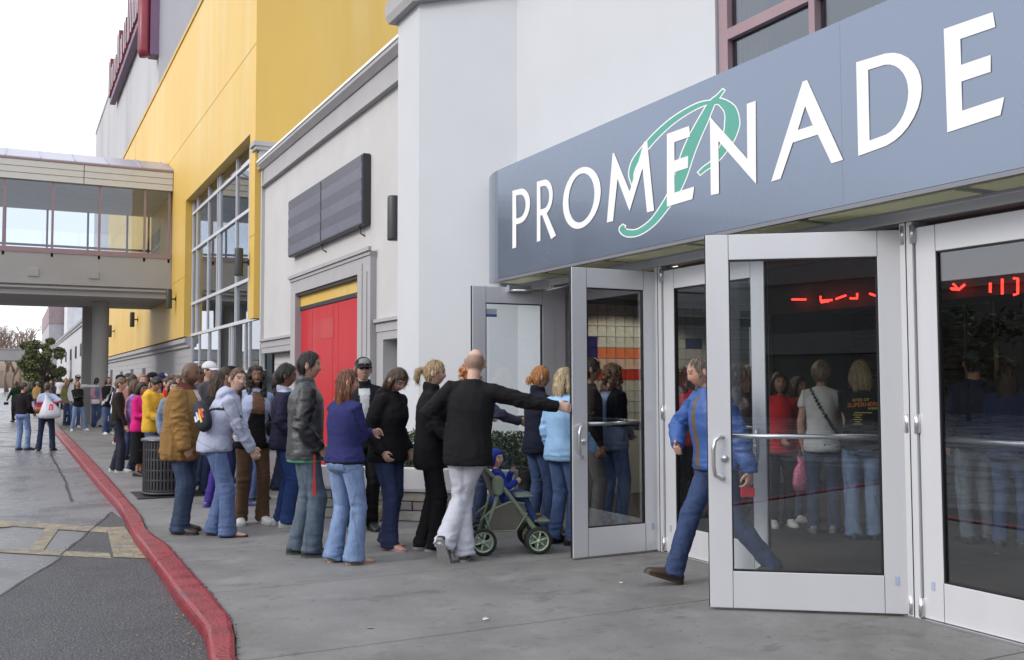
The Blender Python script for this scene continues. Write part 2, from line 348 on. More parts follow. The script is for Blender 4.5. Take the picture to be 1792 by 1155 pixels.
def door(hx, hy, w, ang, flip=1, pull_out=True, sticker=False, hinges=True):
    """leaf built along local +x from the hinge, thickness along y; outside face is -y*flip"""
    h = 2.50; z0 = .018
    root = empty('door', (0,0,0)); root.parent = eb; root.location = np.array([hx,hy,0])-rootloc(eb); root.rotation_euler = (0,0,ang)
    t = .022; st = .15; tr = .17; br = .24
    b = MB()
    b.box(0,st,-t,t,z0,h).box(w-st,w,-t,t,z0,h).box(st,w-st,-t,t,h-tr,h).box(st,w-st,-t,t,z0,z0+br)
    b.build('leaf_frame', m_alu, root, local=True, bevel=.003)
    for x in (st, w-st):
        for za, zb in ((h-tr,h),(z0,z0+br)): MB().box(x-.001,x+.001,-t-.001,t+.001,za,zb).build('rail_seam', m_black, root, local=True)
    gk = MB().box(st,st+.010,-t*.8,t*.8,z0+br,h-tr).box(w-st-.010,w-st,-t*.8,t*.8,z0+br,h-tr).box(st,w-st,-t*.8,t*.8,h-tr-.010,h-tr).box(st,w-st,-t*.8,t*.8,z0+br,z0+br+.010)
    gk.build('gasket', m_black, root, local=True)
    MB().box(st+.01,w-st-.01,-.003,.003,z0+br+.01,h-tr-.01).build('glass', m_glass, root, local=True)
    MB().tube([(st+.004,flip*.028,1.145),(w-st-.004,flip*.028,1.145)],.017,10).build('push_bar', m_steel, root, local=True)
    # pull handle on the outside, lock
    y = -flip*(t+.055); hxx = w-st*.52; hb = MB()
    pts = [(hxx-.02,-flip*t,1.14),(hxx-.005,-flip*(t+.02),1.145),(hxx+.035,y,1.12),(hxx+.045,y,1.06),(hxx+.045,y,.95),(hxx+.035,y,.89),(hxx-.005,-flip*(t+.02),.865),(hxx-.02,-flip*t,.87)]
    hb.tube(pts,.013,10); hb.build('pull_handle', m_steel, root, local=True)
    MB().tube([(hxx-.03,-flip*t,1.0),(hxx-.03,-flip*(t+.012),1.0)],.024,14).build('lock', m_steel, root, local=True)
    MB().tube([(w-.0005,0,1.0),(w+.003,0,1.0)],.012,8).cbox((w+.001,0,1.0),(.003,.02,.2)).build('edge_bolt', m_dark, root, local=True)
    MB().box(w,w+.006,-.012,.012,z0,h).build('weather_strip', m_black, root, local=True)
    for z in (.08,1.24,2.46): MB().tube([(-.012,-flip*.03,z-.06),(-.012,-flip*.03,z+.06)],.020,10).build('hinge', m_steel, root, local=True)
    MB().box(.06,.085,-flip*(t+.001),-flip*(t+.004),.20,.255).build('sticker', M('sticker_grey', (.35,.42,.55), .4), root, local=True)
    if sticker:
        sx = st+.02 if sticker == 1 else w-st-.14
        MB().box(sx,sx+.12,-flip*.004,-flip*.007,2.215,2.27).build('decal', M('decal_white', (.75,.77,.8), .4), root, local=True)
        MB().box(sx,sx+.12,-flip*.004,-flip*.007,2.185,2.214).build('decal_band', M('decal_blue', (.14,.20,.55), .4), root, local=True)
    return root
PI = math.pi
# 1: leftmost, held fully open (hinge far post, leaf towards -X)
d1 = door(5.16,9.04,.97,PI,flip=1,sticker=2)
d2 = door(5.17,7.20,.90,PI+.01,flip=-1)
d3 = door(5.19,7.08,1.30,-PI/2,flip=1)
d4 = door(5.17,4.47,1.255,math.atan2(5.23-4.47,4.2-5.2),flip=-1)
d5 = door(5.19,4.35,1.30,-PI/2,flip=1,sticker=2)
# closer arm on door 1
MB().cbox((4.72,9.0,2.485),(.26,.06,.07)).tube([(4.62,8.95,2.46),(5.0,8.93,2.47)],.012,8).tube([(5.0,8.93,2.47),(5.22,8.7,2.53)],.012,8).build('door_closer', m_steel, eb)

# sign box over the doors
SX, SB, ST = 4.75, 2.645, 3.855
sg = thing('fascia_sign', 'long blue-grey metal sign box with white PROMENADE letters and green script emblem', 'sign', (SX,6,SB))
prof = [(SX,-3,0),(SX,9.56,0),(SX+.010,9.66,0),(SX+.035,9.78,0),(SX+.075,9.92,0),(SX+.13,10.05,0),(SX+.19,10.10,0),(5.02,10.10,0),(5.17,9.95,0),(5.195,9.90,0),(5.195,-3,0)]
MB().prism([(x,y,SB) for x,y,_ in prof][::-1], (0,0,ST-SB)).build('panel', m_sign, sg)
for y in (4.55,): MB().box(SX-.0006,SX,y-.0008,y+.0008,SB+.01,ST-.01).build('panel_seam', m_soff, sg)
MB().box(4.752,5.09,-3,9.66,2.615,2.643).build('soffit_frame', m_soff, sg)
ye = [9.62,8.55,7.42,6.2,4.95,3.7,2.4,1.1]
for a, b in zip(ye[:-1], ye[1:]): MB().box(4.79,5.03,b+.05,a-.05,2.604,2.616).build('soffit_lens', m_olive, sg)
# letters: outlines on the sign's face
def SP(x, y): p = onX(x, y, SX); return np.array([p[1], p[2]])
def z3(p): return SP(840+p[0]*.43282, p[1]*.43282)
def z4(p): return SP(1240+p[0]*.41566, p[1]*.41566)
def plate(polys, name, mat, x0=SX, th=.003, holes=()):
    cu = bpy.data.curves.new(name, 'CURVE'); cu.dimensions = '2D'; cu.fill_mode = 'BOTH'; cu.extrude = th/2
    for P in polys:
        sp = cu.splines.new('POLY'); sp.points.add(len(P)-1); sp.use_cyclic_u = True
        for i, q in enumerate(P): sp.points[i].co = (q[0], q[1], 0, 1)
    t = bpy.data.objects.new('tmp', cu); COL.objects.link(t)
    me = bpy.data.meshes.new_from_object(t.evaluated_get(bpy.context.evaluated_depsgraph_get())); bpy.data.objects.remove(t)
    off = rootloc(sg)
    for v in me.vertices: a, b, c = v.co; v.co = (x0-.0028-th/2+c-off[0], a-off[1], b-off[2])
    me.materials.clear(); me.materials.append(mat)
    ob = bpy.data.objects.new(name, me); COL.objects.link(ob); ob.parent = sg; return ob
def letter(box, glyph):
    """box: bottom-left, top-left, bottom-right, top-right on the face; glyph: polygons in unit coordinates"""
    bl, tl, br_, tr_ = box
    out = []
    for P in glyph:
        Q = []
        for (a, b) in P: Q.append(bl*(1-a)*(1-b)+tl*(1-a)*b+br_*a*(1-b)+tr_*a*b)
        out.append(Q)
    return plate(out, 'letter', m_letter)
def arc(cx, cy, rx, ry, a0, a1, n=14): return [(cx+rx*math.cos(math.radians(a0+(a1-a0)*i/n)), cy+ry*math.sin(math.radians(a0+(a1-a0)*i/n))) for i in range(n+1)]
gP = [[(0,0),(.22,0),(.22,.40)]+arc(.45,.70,.55,.30,-90,90)+[(0,1)], [(.22,.50)]+arc(.42,.70,.34,.20,-90,90)+[(.22,.90)]]
gR = [[(0,0),(.2,0),(.2,.42),(.30,.42),(.80,-.02),(1.06,.02),(.55,.43)]+arc(.42,.71,.46,.29,-70,90)+[(0,1)], [(.2,.52)]+arc(.40,.71,.29,.19,-90,90)+[(.2,.90)]]
gO = [arc(.5,.5,.5,.5,0,360,40)[:-1], arc(.5,.5,.345,.40,0,360,40)[:-1]]
gM = [[(0,0),(.14,0),(.24,.60),(.50,.08),(.77,.64),(.86,0),(1,0),(.86,1),(.80,1),(.50,.36),(.16,1),(.13,1)]]
gE = [[(0,0),(.94,0),(1,.16),(.28,.16),(.28,.44),(.78,.44),(.78,.60),(.28,.60),(.28,.85),(.86,.85),(.82,1),(0,1)]]
gN = [[(0,0),(.19,0),(.19,.66),(1,.02),(1,1),(.82,1),(.82,.34),(0,1)]]
gA = [[(0,0),(.14,0),(.32,.36),(.67,.36),(.85,0),(1,0),(.52,1),(.46,1)], [(.39,.48),(.495,.72),(.60,.48)]]
gD = [[(0,0),(.40,0)]+arc(.42,.5,.58,.5,-85,85)+[(0,1)], [(.19,.12)]+arc(.42,.5,.385,.38,-85,85)+[(.19,.88)]]
letter([z3((133,1005)),z3((133,772)),z3((204,985)),z3((204,752))], gP)
letter([z3((232,978)),z3((232,735)),z3((305,958)),z3((305,715))], gR)
letter([z3((337,948)),z3((337,703)),z3((490,896)),z3((490,651))], gO)
letter([z3((515,900)),z3((515,629)),z3((706,852)),z3((706,560))], gM)
letter([z3((758,836)),z3((758,542)),z3((868,803)),z3((868,502))], gE)
letter([z4((12,822)),z4((8,492)),z4((203,782)),z4((200,425))], gN)
letter([z4((266,765)),z4((266,390)),z4((569,673)),z4((569,285))], gA)
letter([z4((633,657)),z4((624,263)),z4((900,560)),z4((900,178))], gD)
letter([z4((1008,558)),z4((993,123)),z4((1247,480)),z4((1247,35))], gE)
# green script emblem: ribbons of varying width, a white edge under the green
def ribbon(pts, grow=0):
    def z5(p): return SP(1040+p[0]*.25974, 130+p[1]*.25974)
    P = np.array([p[:2] for p in pts], float); W = np.array([p[2] for p in pts], float)*.86
    k = 8; n = len(P); out = []; ws = []
    for i in range(n-1):
        p0, p1, p2, p3 = P[max(i-1,0)], P[i], P[i+1], P[min(i+2,n-1)]
        for j in range(k):
            t = j/k; out.append(.5*((2*p1)+(-p0+p2)*t+(2*p0-5*p1+4*p2-p3)*t*t+(-p0+3*p1-3*p2+p3)*t**3)); ws.append(W[i]*(1-t)+W[i+1]*t)
    out.append(P[-1]); ws.append(W[-1]); out = np.array(out); ws = np.array(ws)+grow*2
    if grow:
        d = out[0]-out[1]; out[0] += d/np.linalg.norm(d)*grow; d = out[-1]-out[-2]; out[-1] += d/np.linalg.norm(d)*grow
    L, R = [], []
    for i in range(len(out)):
        t = out[min(i+1,len(out)-1)]-out[max(i-1,0)]; t /= np.linalg.norm(t); nr = np.array([-t[1],t[0]]); L.append(out[i]+nr*ws[i]/2); R.append(out[i]-nr*ws[i]/2)
    return [z5(p) for p in L], [z5(p) for p in R]
stem = [(872,105,14),(835,150,26),(790,200,46),(735,310,72),(680,420,84),(630,540,92),(585,680,88),(540,790,72),(470,900,56),(390,1000,46),(300,1062,44),(225,1070,50),(190,1045,46),(200,1018,16)]
loop = [(795,185,20),(700,210,34),(560,290,40),(440,390,42),(340,500,44),(275,590,44),(250,670,34),(262,740,20),(272,765,8)]
bowl = [(800,190,26),(850,185,48),(915,240,92),(930,330,112),(905,430,90),(860,520,54),(800,595,34),(745,635,30),(708,668,24)]
for th0, gr, mat, nm in ((.0006,8,m_letter,'emblem_edge'),(.0016,0,m_green,'emblem')):
    mb = MB(); off = 0
    for rb in (loop, bowl, stem):
        L, R = ribbon(rb, gr); xx = SX-th0-off; off += .0003
        for i in range(len(L)-1):
            mb.add([(xx,L[i][0],L[i][1]),(xx,L[i+1][0],L[i+1][1]),(xx,R[i+1][0],R[i+1][1]),(xx,R[i][0],R[i][1])],[(0,1,2,3)])
    mb.build(nm, mat, sg)

# ---- lobby behind the doors
lob = eb
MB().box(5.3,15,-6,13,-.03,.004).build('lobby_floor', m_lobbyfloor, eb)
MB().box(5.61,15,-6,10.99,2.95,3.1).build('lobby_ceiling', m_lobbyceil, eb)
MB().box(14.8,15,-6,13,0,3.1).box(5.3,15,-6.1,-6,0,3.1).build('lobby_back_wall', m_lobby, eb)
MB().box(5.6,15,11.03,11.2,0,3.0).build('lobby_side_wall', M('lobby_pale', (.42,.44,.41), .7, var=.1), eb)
# bulkhead + panelled shutters
MB().box(8.6,9.2,-6,9.6,2.35,2.93).build('bulkhead', M('bulkhead_grey', (.11,.11,.11), .7), eb)
pnl = MB()
for k in range(26): pnl.box(11.0,11.05,-2+k*.42,-2+k*.42+.03,.3,2.9)
pnl.build('shutter_guide', M('guide_tan', (.30,.27,.2), .6), eb, kind='stuff')
sl = MB()
for k in range(30): sl.box(11.08,11.10,-3,10.5,.3+k*.085,.3+k*.085+.07)
sl.build('roller_shutter', M('shutter_dark', (.075,.07,.06), .6), eb, kind='stuff')
MB().box(10.2,10.9,3.6,4.0,1.7,2.3).build('wall_monitor', m_dark, eb)
# glass blocks
gb = MB(); b0 = onY(1029,600,10.97)[0]; bmesh_ = {}
def blockmesh(mat, nm):
    m = MB().box(0,.138,-.03,.02,0,.138).mesh(nm); m.materials.append(mat); return m
gcol = {'w': M('glass_block', (.50,.52,.49), .12, var=.25, scale=9, bump=.8, bscale=14, coat=.5), 'b': M('glass_block_blue', (.025,.025,.14), .12, var=.3, scale=9, bump=.6, bscale=14, coat=.5),
        'o': M('glass_block_orange', (.66,.20,.10), .12, var=.3, scale=9, bump=.6, bscale=14, coat=.5), 'p': M('glass_block_pink', (.62,.44,.38), .12, var=.3, scale=9, bump=.6, bscale=14, coat=.5), 'r': M('glass_block_red', (.50,.05,.04), .12, var=.3, scale=9, bump=.6, bscale=14, coat=.5)}
bms = {k: blockmesh(v, 'glass_block') for k, v in gcol.items()}
MB().box(b0-.05,b0+22*.145+.05,10.995,11.029,.9,2.62).build('block_grout', M('grout', (.20,.21,.20), .8), eb)
off = rootloc(eb)
for r in range(11):
    z = 2.40-r*.145
    for c in range(22):
        k = 'w'
        if c == 0 and r in (3,4): k = 'b'
        if r == 4 and 1 <= c <= 7: k = 'o'
        if r in (5,6) and c <= 7: k = 'r' if r == 6 or c == 0 else 'p'
        if r == 3 and c in (11,12): k = 'b'
        if r in (7,8) and c > 14: k = 'r'
        share('glass_block', bms[k], eb, np.array([b0+c*.145, 10.99, z])-off)
# recessed lobby lamps (lit in the photograph)
for (x, y, lb) in ((7.2,9.7,'recessed ceiling lamp nearest the glass block wall'),(6.9,5.2,'recessed ceiling lamp just inside the open right door'),(9.9,6.3,'recessed ceiling lamp deep in the lobby before the shutter'),(9.9,3.2,'recessed ceiling lamp behind the rightmost door')):
    lp = thing('ceiling_lamp', lb, 'lamp', (x,y,2.93), 0, 'recessed lamps in the lobby ceiling')
    MB().lathe([(.0,-.004),(.085,-.004)], (0,0,0), 20).build('lens', M('lamp_lens', (.8,.8,.75), .5, emit=(1,.85,.6,3)), lp, local=True)
    MB().lathe([(.085,-.006),(.12,-.014),(.125,0)], (0,0,0), 20).build('trim', m_steel, lp, local=True)
    ld = bpy.data.lights.new('lobby_lamp','SPOT'); ld.energy = 70 if y > 9 else 16; ld.spot_size = 2.4; ld.shadow_soft_size = .08; ld.color = (1,.86,.66)
    lo = bpy.data.objects.new('lobby_lamp_light', ld); COL.objects.link(lo); lo.parent = lp; lo.location = (0,0,-.03)
# red neon lettering, partly seen
ne = thing('neon_sign', 'red neon tube lettering glowing under the lobby bulkhead', 'neon sign', (8.5,6,2.4))
m_neon = M('neon_red', (.8,.05,.03), .4, emit=(1,.03,.02,3.5))
def neon(px, z=0):
    p = [onX(a,b,8.5) for a,b in px]; MB().tube(p, .012, 8).build('tube', m_neon, ne)
for px in ([(1386,524),(1410,524)],[(1436,518),(1436,526),(1456,525)],[(1437,529),(1450,527)],[(1463,523),(1480,517)],[(1488,522),(1500,522),(1500,513)],[(1522,514),(1534,518)],
           [(1668,497),(1676,504),(1664,505)],[(1666,506),(1678,507),(1688,498)],[(1733,495),(1733,512)],[(1754,488),(1754,515)],[(1774,487),(1781,487),(1781,514),(1774,516)]): neon(px)
# ================================================================== planter and hedge
pl = thing('planter', 'low stone planter with white cap beside the angled white wall', 'planter', (3.9,10.0,0))
ux, uy = .70711, -.70711                                   # along the front, towards the doors
PA = np.array([3.02,10.86]); PLEN = 2.42; nx, ny = .70711, .70711   # inward normal
def PQ(s, d, z): return (PA[0]+ux*s+nx*d, PA[1]+uy*s+ny*d, z)
def pbox(mb, s0, s1, d0, d1, z0, z1):
    return mb.add([PQ(s0,d0,z0),PQ(s1,d0,z0),PQ(s1,d1,z0),PQ(s0,d1,z0),PQ(s0,d0,z1),PQ(s1,d0,z1),PQ(s1,d1,z1),PQ(s0,d1,z1)],[(0,3,2,1),(4,5,6,7),(0,1,5,4),(1,2,6,5),(2,3,7,6),(3,0,4,7)])
pbox(MB(), .02, PLEN-.02, .03, .85, 0, .40).build('core', M('mortar', (.20,.19,.18), .9), pl)
m_stone = [M('planter_stone_%s' % k, c, .85, var=.18, scale=9, bump=.9, bscale=45) for k, c in (('grey',(.36,.345,.32)),('tan',(.33,.30,.255)),('dark',(.27,.26,.25)))]
z = 0
for h in (.115,.10,.105):
    s = -.02 if z else .0
    while s < PLEN-.05:
        w = random.choice((.22,.30,.38,.46)); e = min(PLEN, s+w)
        pbox(MB(), s+.005, e-.005, -random.uniform(0,.018), .06, z+.005, z+h-.005).build('stone', random.choice(m_stone), pl, bevel=.008)
        s = e
    z += h
pbox(MB(), -.03, PLEN+.03, -.045, .10, .322, .345).build('cap_lip', M('cap_grey', (.40,.40,.42), .8), pl, bevel=.004)
pbox(MB(), -.01, PLEN+.01, -.03, .12, .346, .575).build('cap', M('cap_white', (.66,.665,.68), .75, var=.05, scale=3), pl, bevel=.008)
pbox(MB(), .0, PLEN, .12, .85, .40, .53).build('soil', M('soil', (.07,.055,.04), .95, var=.3, scale=30, bump=1, bscale=40), pl)
def leaves(name, mat, n, sampler, size, parent, kind='stuff', label=None):
    P = np.array([sampler() for _ in range(n)]); a = rng.normal(size=(n,3)); a /= np.linalg.norm(a,axis=1)[:,None]
    b = np.cross(a, rng.normal(size=(n,3))); b /= np.linalg.norm(b,axis=1)[:,None]; s = size*rng.uniform(.6,1.3,(n,1))
    c = np.cross(a,b)*.15*s
    V = np.stack([P-a*s, P+b*s*.5+c, P+a*s, P-b*s*.5+c],1).reshape(-1,3)
    me = bpy.data.meshes.new(name); off = rootloc(parent) if parent else np.zeros(3)
    me.vertices.add(4*n); me.vertices.foreach_set('co', (V-off).ravel()); me.loops.add(4*n); me.loops.foreach_set('vertex_index', np.arange(4*n)); me.polygons.add(n)
    me.polygons.foreach_set('loop_start', np.arange(0,4*n,4)); me.polygons.foreach_set('loop_total', np.full(n,4)); me.update(); me.validate()
    o = bpy.data.objects.new(name, me); COL.objects.link(o); me.materials.append(mat)
    if parent: o.parent = parent
    if kind: o['kind'] = kind
    return o
m_leaf = M('hedge_leaf', (.055,.085,.032), .55, var=.55, scale=40)
m_leaf2 = M('tree_leaf', (.12,.14,.05), .6, var=.5, scale=1.6)
m_leaf3 = M('bush_leaf', (.03,.05,.025), .6, var=.4, scale=3)
m_bark = M('bark', (.12,.10,.085), .9, var=.3, scale=6, bump=1, bscale=20)
hd = thing('hedge', 'clipped dark green hedge growing in the stone planter', 'hedge', (3.95,10.1,.53))
def hs():
    while True:
        s = random.uniform(.05,PLEN-.05); d = random.uniform(.16,.80); zz = random.uniform(.56,.97 if s > .95 else .80)
        if s < .9 and random.random() < .45: continue
        top = (.95 if s > .95 else .74)+.03*mnoise.noise((s*6,d*6,0))
        if zz > top: continue
        return PQ(s, d, zz)
leaves('foliage', m_leaf, 9000, hs, .022, hd)
st = MB()
for k in range(30): s = random.uniform(.1,PLEN-.1); d = random.uniform(.25,.7); st.tube([PQ(s,d,.52),PQ(s+random.uniform(-.1,.1),d,.72),PQ(s+random.uniform(-.15,.15),d,.9)],.006,5)
st.build('stem', m_bark, hd, kind='stuff')
fl = MB()
for (s, d, zz) in ((1.62,.14,.62),(1.66,.16,.60),(1.60,.15,.645),(.45,.14,.63),(.5,.15,.62)):
    for k in range(7):
        a = k*.9; fl.tube([PQ(s,d,zz),PQ(s+.02*math.cos(a),d-.01,zz+.02*math.sin(a))],[.004,.010],5)
fl.build('flower', M('flower_yellow', (.75,.55,.05), .6), hd)
stn = thing('rough_stone', 'tawny split stone leaning against the planter base', 'stone', (3.58,10.2,0))
rb = MB(); bm = bmesh.new(); bmesh.ops.create_icosphere(bm, subdivisions=3, radius=1)
for v in bm.verts:
    n_ = mnoise.noise(v.co*1.3+Vector((3,1,2)))*.25+mnoise.noise(v.co*3.1)*.12; v.co *= 1+n_; v.co.x *= .12; v.co.y *= .085; v.co.z = v.co.z*.10+.085
rb.add([v.co[:] for v in bm.verts], [tuple(v.index for v in f.verts) for f in bm.faces]); bm.free()
rk = rb.build('rock', M('rock_tan', (.33,.27,.17), .85, var=.4, scale=14, bump=1, bscale=30), stn, local=True)

# ================================================================== grey building with red doors
gbld = thing('grey_building', 'light grey stucco building with dark cornice around red double doors', 'building', (4.9,16,0))
XW = 4.9
MB().box(XW,5.3,11.56,14.3,2.41,6.1).box(XW,5.3,18.6,21.6,2.41,6.1).box(XW,5.3,14.3,18.6,3.3,6.1).build('wall', m_grey, gbld)
MB().box(5.3,5.6,11.56,21.6,0,6.1).build('backing_wall', m_grey, gbld)
# base band with recessed roll panels
for y0, y1 in ((11.56,13.99),(18.73,21.6)): MB().box(XW-.015,5.3,y0,y1,2.26,2.40).build('ledge', m_trim, gbld)
for y0, y1 in ((11.56,13.985),(18.735,21.6)): MB().box(XW-.06,5.0,y0,y1,2.40,2.45).build('ledge_cap', m_trim, gbld)
MB().box(XW,5.3,13.7,13.99,0,2.26).box(XW,5.3,11.56,13.7,2.14,2.26).build('base_trim', m_trim, gbld); MB().box(XW,5.3,18.73,19.1,0,2.26).box(XW,5.3,19.1,21.6,2.14,2.26).build('base_trim', m_trim, gbld)
for y0, y1 in ((11.6,13.7),(19.1,21.3)):
    for k in range(9): MB().box(5.12,5.16,y0,y1,.02+k*.235,.02+k*.235+.228).build('panel', m_grey, gbld)
# door surround
MB().box(4.80,5.28,14.00,14.62,0,3.20).box(4.80,5.28,18.38,18.72,0,3.20).box(4.80,5.28,14.00,18.72,3.20,3.50).build('surround', m_trim, gbld)
MB().box(4.75,4.80,13.95,18.77,3.50,3.56).box(4.78,4.81,13.98,18.74,3.44,3.50).build('surround_cap', m_trim, gbld)
MB().box(4.785,4.80,14.14,14.19,0,3.20).box(4.785,4.80,14.36,14.40,0,3.34).build('surround_rib', m_trim, gbld)
MB().box(4.83,5.28,14.62,18.38,3.15,3.198).build('soffit_rail', m_dark, gbld)
MB().box(4.91,5.28,14.62,18.38,2.95,3.15).build('lintel', m_yellow, gbld)
MB().box(4.90,5.28,14.62,18.38,2.88,2.95).build('lintel_rail', m_dark, gbld)
dl = MB().box(4.92,4.97,16.0,18.37,.02,2.875).build('red_door', m_red, gbld, bevel=.006)
MB().box(4.92,4.97,14.64,15.985,.02,2.875).build('red_door', m_red, gbld, bevel=.006)
MB().box(4.90,4.92,16.12,16.17,.95,1.25).build('door_handle', m_steel, dl)
MB().box(4.915,4.919,16.25,17.15,2.28,2.62).build('notice', M('notice_faded', (.50,.055,.06), .45, var=.12), dl)
for y in (16.3,17.6): MB().box(4.917,4.92,y,y+.004,.05,2.85).build('door_seam', M('door_red_dark', (.25,.012,.018), .5), dl)
# cornice and pilaster
def ycorn(prof, y0, y1, name, mat, parent):
    return MB().prism([(x,y0,z) for x,z in prof], (0,y1-y0,0)).build(name, mat, parent)
ycorn([(4.9,5.80),(4.80,5.80),(4.80,5.84),(4.86,5.88),(4.86,6.20),(4.9,6.20)], 11.56, 21.40, 'cornice', m_trim, gbld)
ycorn([(5.3,6.20),(4.83,6.20),(4.74,6.28),(4.74,6.34),(5.3,6.34)], 11.56, 21.47, 'cornice_cap', m_trim, gbld)
MB().box(4.72,5.5,11.56,21.50,6.342,6.385).build('coping', m_letter, gbld)
MB().box(4.83,5.15,21.405,21.508,2.41,6.2).build('pilaster', m_grey, gbld)
MB().box(4.76,5.5,21.36,21.512,6.2,6.62).build('pilaster_block', m_trim, gbld)
MB().box(4.66,5.9,21.30,21.7,6.622,6.70).box(4.62,5.95,21.26,21.72,6.702,6.80).build('pilaster_cap', m_trim, gbld)
# reader board
rd = thing('reader_board', 'blank dark two-panel reader board bolted above the red doors', 'sign', (4.72,17,4.0))
MB().box(4.775,4.885,14.27,18.81,3.945,5.05).build('cabinet', m_dark, rd)
for y0, y1 in ((14.29,16.51),(16.54,18.79)):
    MB().box(4.762,4.778,y0,y1,3.96,5.035).build('face_frame', m_board, rd)
    for k in range(6):
        pz_ = MB(); z0 = 3.975+k*.175; pz_.add([(4.758,y0+.02,z0),(4.758,y1-.02,z0),(4.748,y1-.02,z0+.168),(4.748,y0+.02,z0+.168),(4.77,y0+.02,z0),(4.77,y1-.02,z0),(4.77,y1-.02,z0+.168),(4.77,y0+.02,z0+.168)],[(0,1,2,3)[::-1],(0,4,5,1)[::-1],(3,2,6,7)[::-1],(0,3,7,4)[::-1],(1,5,6,2)[::-1]])
        pz_.build('track_panel', m_board if k % 2 else M('reader_track', (.15,.15,.19), .4), rd)
for y in (14.6,16.7): MB().tube([(4.83,y,3.945),(4.84,y-.02,3.84),(4.895,y-.06,3.80)],.012,6).build('bracket', m_dark, rd)
# wall lamps (black cylinders on brackets)
def wall_lamp(x, y, z, lab, h=.62, r=.095, xr=None):
    t = thing('wall_lamp', lab, 'wall lamp', (x,y,z), 0, 'black cylinder lamps on the facades')
    MB().lathe([(0,-h/2),(r*.96,-h/2),(r,-h/2+.02),(r,h/2-.03),(r*.93,h/2),(r*.8,h/2),(r*.78,h/2-.05),(0,h/2-.05)],(0,0,0),18).build('lamp_body', M('lamp_black', (.055,.055,.06), .45, metal=.2), t, local=True)
    MB().tube([(r*.7,0,0),((xr or 4.7)-x,0,0)],.025,8).cbox(((xr or 4.7)-x-.012,0,0),(.024,.12,.14)).build('bracket', m_dark, t, local=True)
wall_lamp(4.72,12.76,3.80,'black cylinder lamp half hidden at the edge of the white entrance block',xr=4.9)
wall_lamp(4.48,22.05,4.2,'black cylinder lamp on the yellow strip right of the tall window')
wall_lamp(4.48,32.9,4.2,'black cylinder lamp on yellow wall just right of the skybridge column')
wall_lamp(4.48,43.6,4.15,'upper black cylinder lamp on yellow wall under the skybridge')
wall_lamp(4.48,54.0,4.15,'farther smaller black cylinder lamp on yellow wall under the skybridge')

# ================================================================== yellow building
yb = thing('yellow_building', 'tall yellow stucco building with large gridded window over the queue', 'building', (4.7,35,0))
YT = 12.5; Y1 = 21.515; Y2 = 59
MB().box(4.7,14,Y2-.5,Y2,2.92,YT).box(4.7,5.2,31.2,Y2-.5,2.92,YT).box(4.7,5.2,22.05,31.2,7.13,YT).box(4.7,5.2,Y1,22.05,2.92,YT).box(5.2,14,Y1,Y1+.4,2.92,YT).build('wall', m_yellow, yb)
MB().box(4.66,5.3,Y1-.04,Y2,YT,YT+.12).build('parapet_cap', M('cap_yellow', (.60,.42,.14), .7), yb)
gr_ = M('groove_yellow', (.40,.25,.05), .8)
jn = MB()
for z in (9.05,):
    jn.box(4.697,4.70,Y1,Y2,z,z+.02)
for z in (4.75,): jn.box(4.697,4.70,Y1,22.05,z,z+.02).box(4.697,4.70,31.2,34,z,z+.02)
jn.box(4.697,4.70,45.6,45.63,2.95,YT)
jn.build('control_joint', gr_, yb)
# base wall with cornice
MB().box(4.9,5.25,31.15,66,0,2.60).build('base_wall', m_trim, yb)
for k in range(11): MB().box(4.893,4.90,31.15,66,.12+k*.22,.12+k*.22+.008).build('coursing', m_soff, yb)
ycorn([(5.2,2.60),(4.82,2.60),(4.82,2.68),(4.72,2.74),(4.72,2.86),(4.82,2.918),(5.2,2.918)], 31.15, 66, 'base_cornice', m_trim, yb)
for y0, y1, z0, z1 in ((42.4,43.4,1.2,2.1),(46.8,47.9,1.2,2.1),(51.5,52.7,1.2,2.05),(57,58.2,0,2.2)):
    MB().box(4.885,4.905,y0,y1,z0,z1).build('slit_window' if z0 else 'service_door', m_dark, yb)
# large window
W = MB(); XG = 4.95
win = thing('dummy', None, None) if False else None
wv = [22.12,22.7,23.05,24.55,26.75,27.05,28.45,30.35,31.12]
frm = MB()
for y in wv: frm.box(XG-.05,XG+.05,y-.028,y+.028,2.95,7.12)
for z in (6.72,5.57,3.92,2.96): frm.box(XG-.055,XG+.055,22.06,31.19,z-.04,z+.04)
wf = frm.build('window_frame', M('window_alu', (.60,.61,.64), .45, var=.04), yb)
lowv = [21.75,22.9,23.4,24.9,25.2,26.7,28.2,29.7,31.1]
fl_ = MB()
for y in lowv: fl_.box(XG-.05,XG+.05,y-.028,y+.028,.0,2.91)
for z in (1.75,.10): fl_.box(XG-.055,XG+.055,21.6,31.15,z-.04,z+.04)
fl_.build('window_frame', M('window_alu', (.60,.61,.64), .45, var=.04), yb)
zs = [2.99,3.88,5.53,6.68,7.12]
def pane_(y0, y1, z0, z1):
    me = MB().box(-.004,.004,0,y1-y0,0,z1-z0).mesh('pane'); me.materials.append(m_glass_dark); o_ = bpy.data.objects.new('pane', me); COL.objects.link(o_); o_.parent = wf
    o_.location = np.array([XG,y0,z0])-rootloc(yb); o_.rotation_euler = (0,random.uniform(-.006,.006),random.uniform(-.008,.008))
zz_ = [(2.99,3.88),(3.96,5.53),(5.61,6.68),(6.76,7.12)]
for a, b in zip(wv[:-1], wv[1:]):
    for z0, z1 in zz_: pane_(a+.03, b-.03, z0, z1)
for a, b in zip(lowv[:-1], lowv[1:]):
    for z0, z1 in ((.14,1.71),(1.79,2.91)): pane_(a+.03, b-.03, z0, z1)
MB().box(5.5,5.6,21.6,31.2,0,7.2).build('window_backing', M('blind_grey', (.17,.18,.19), .8, var=.1), yb)
bl = MB()
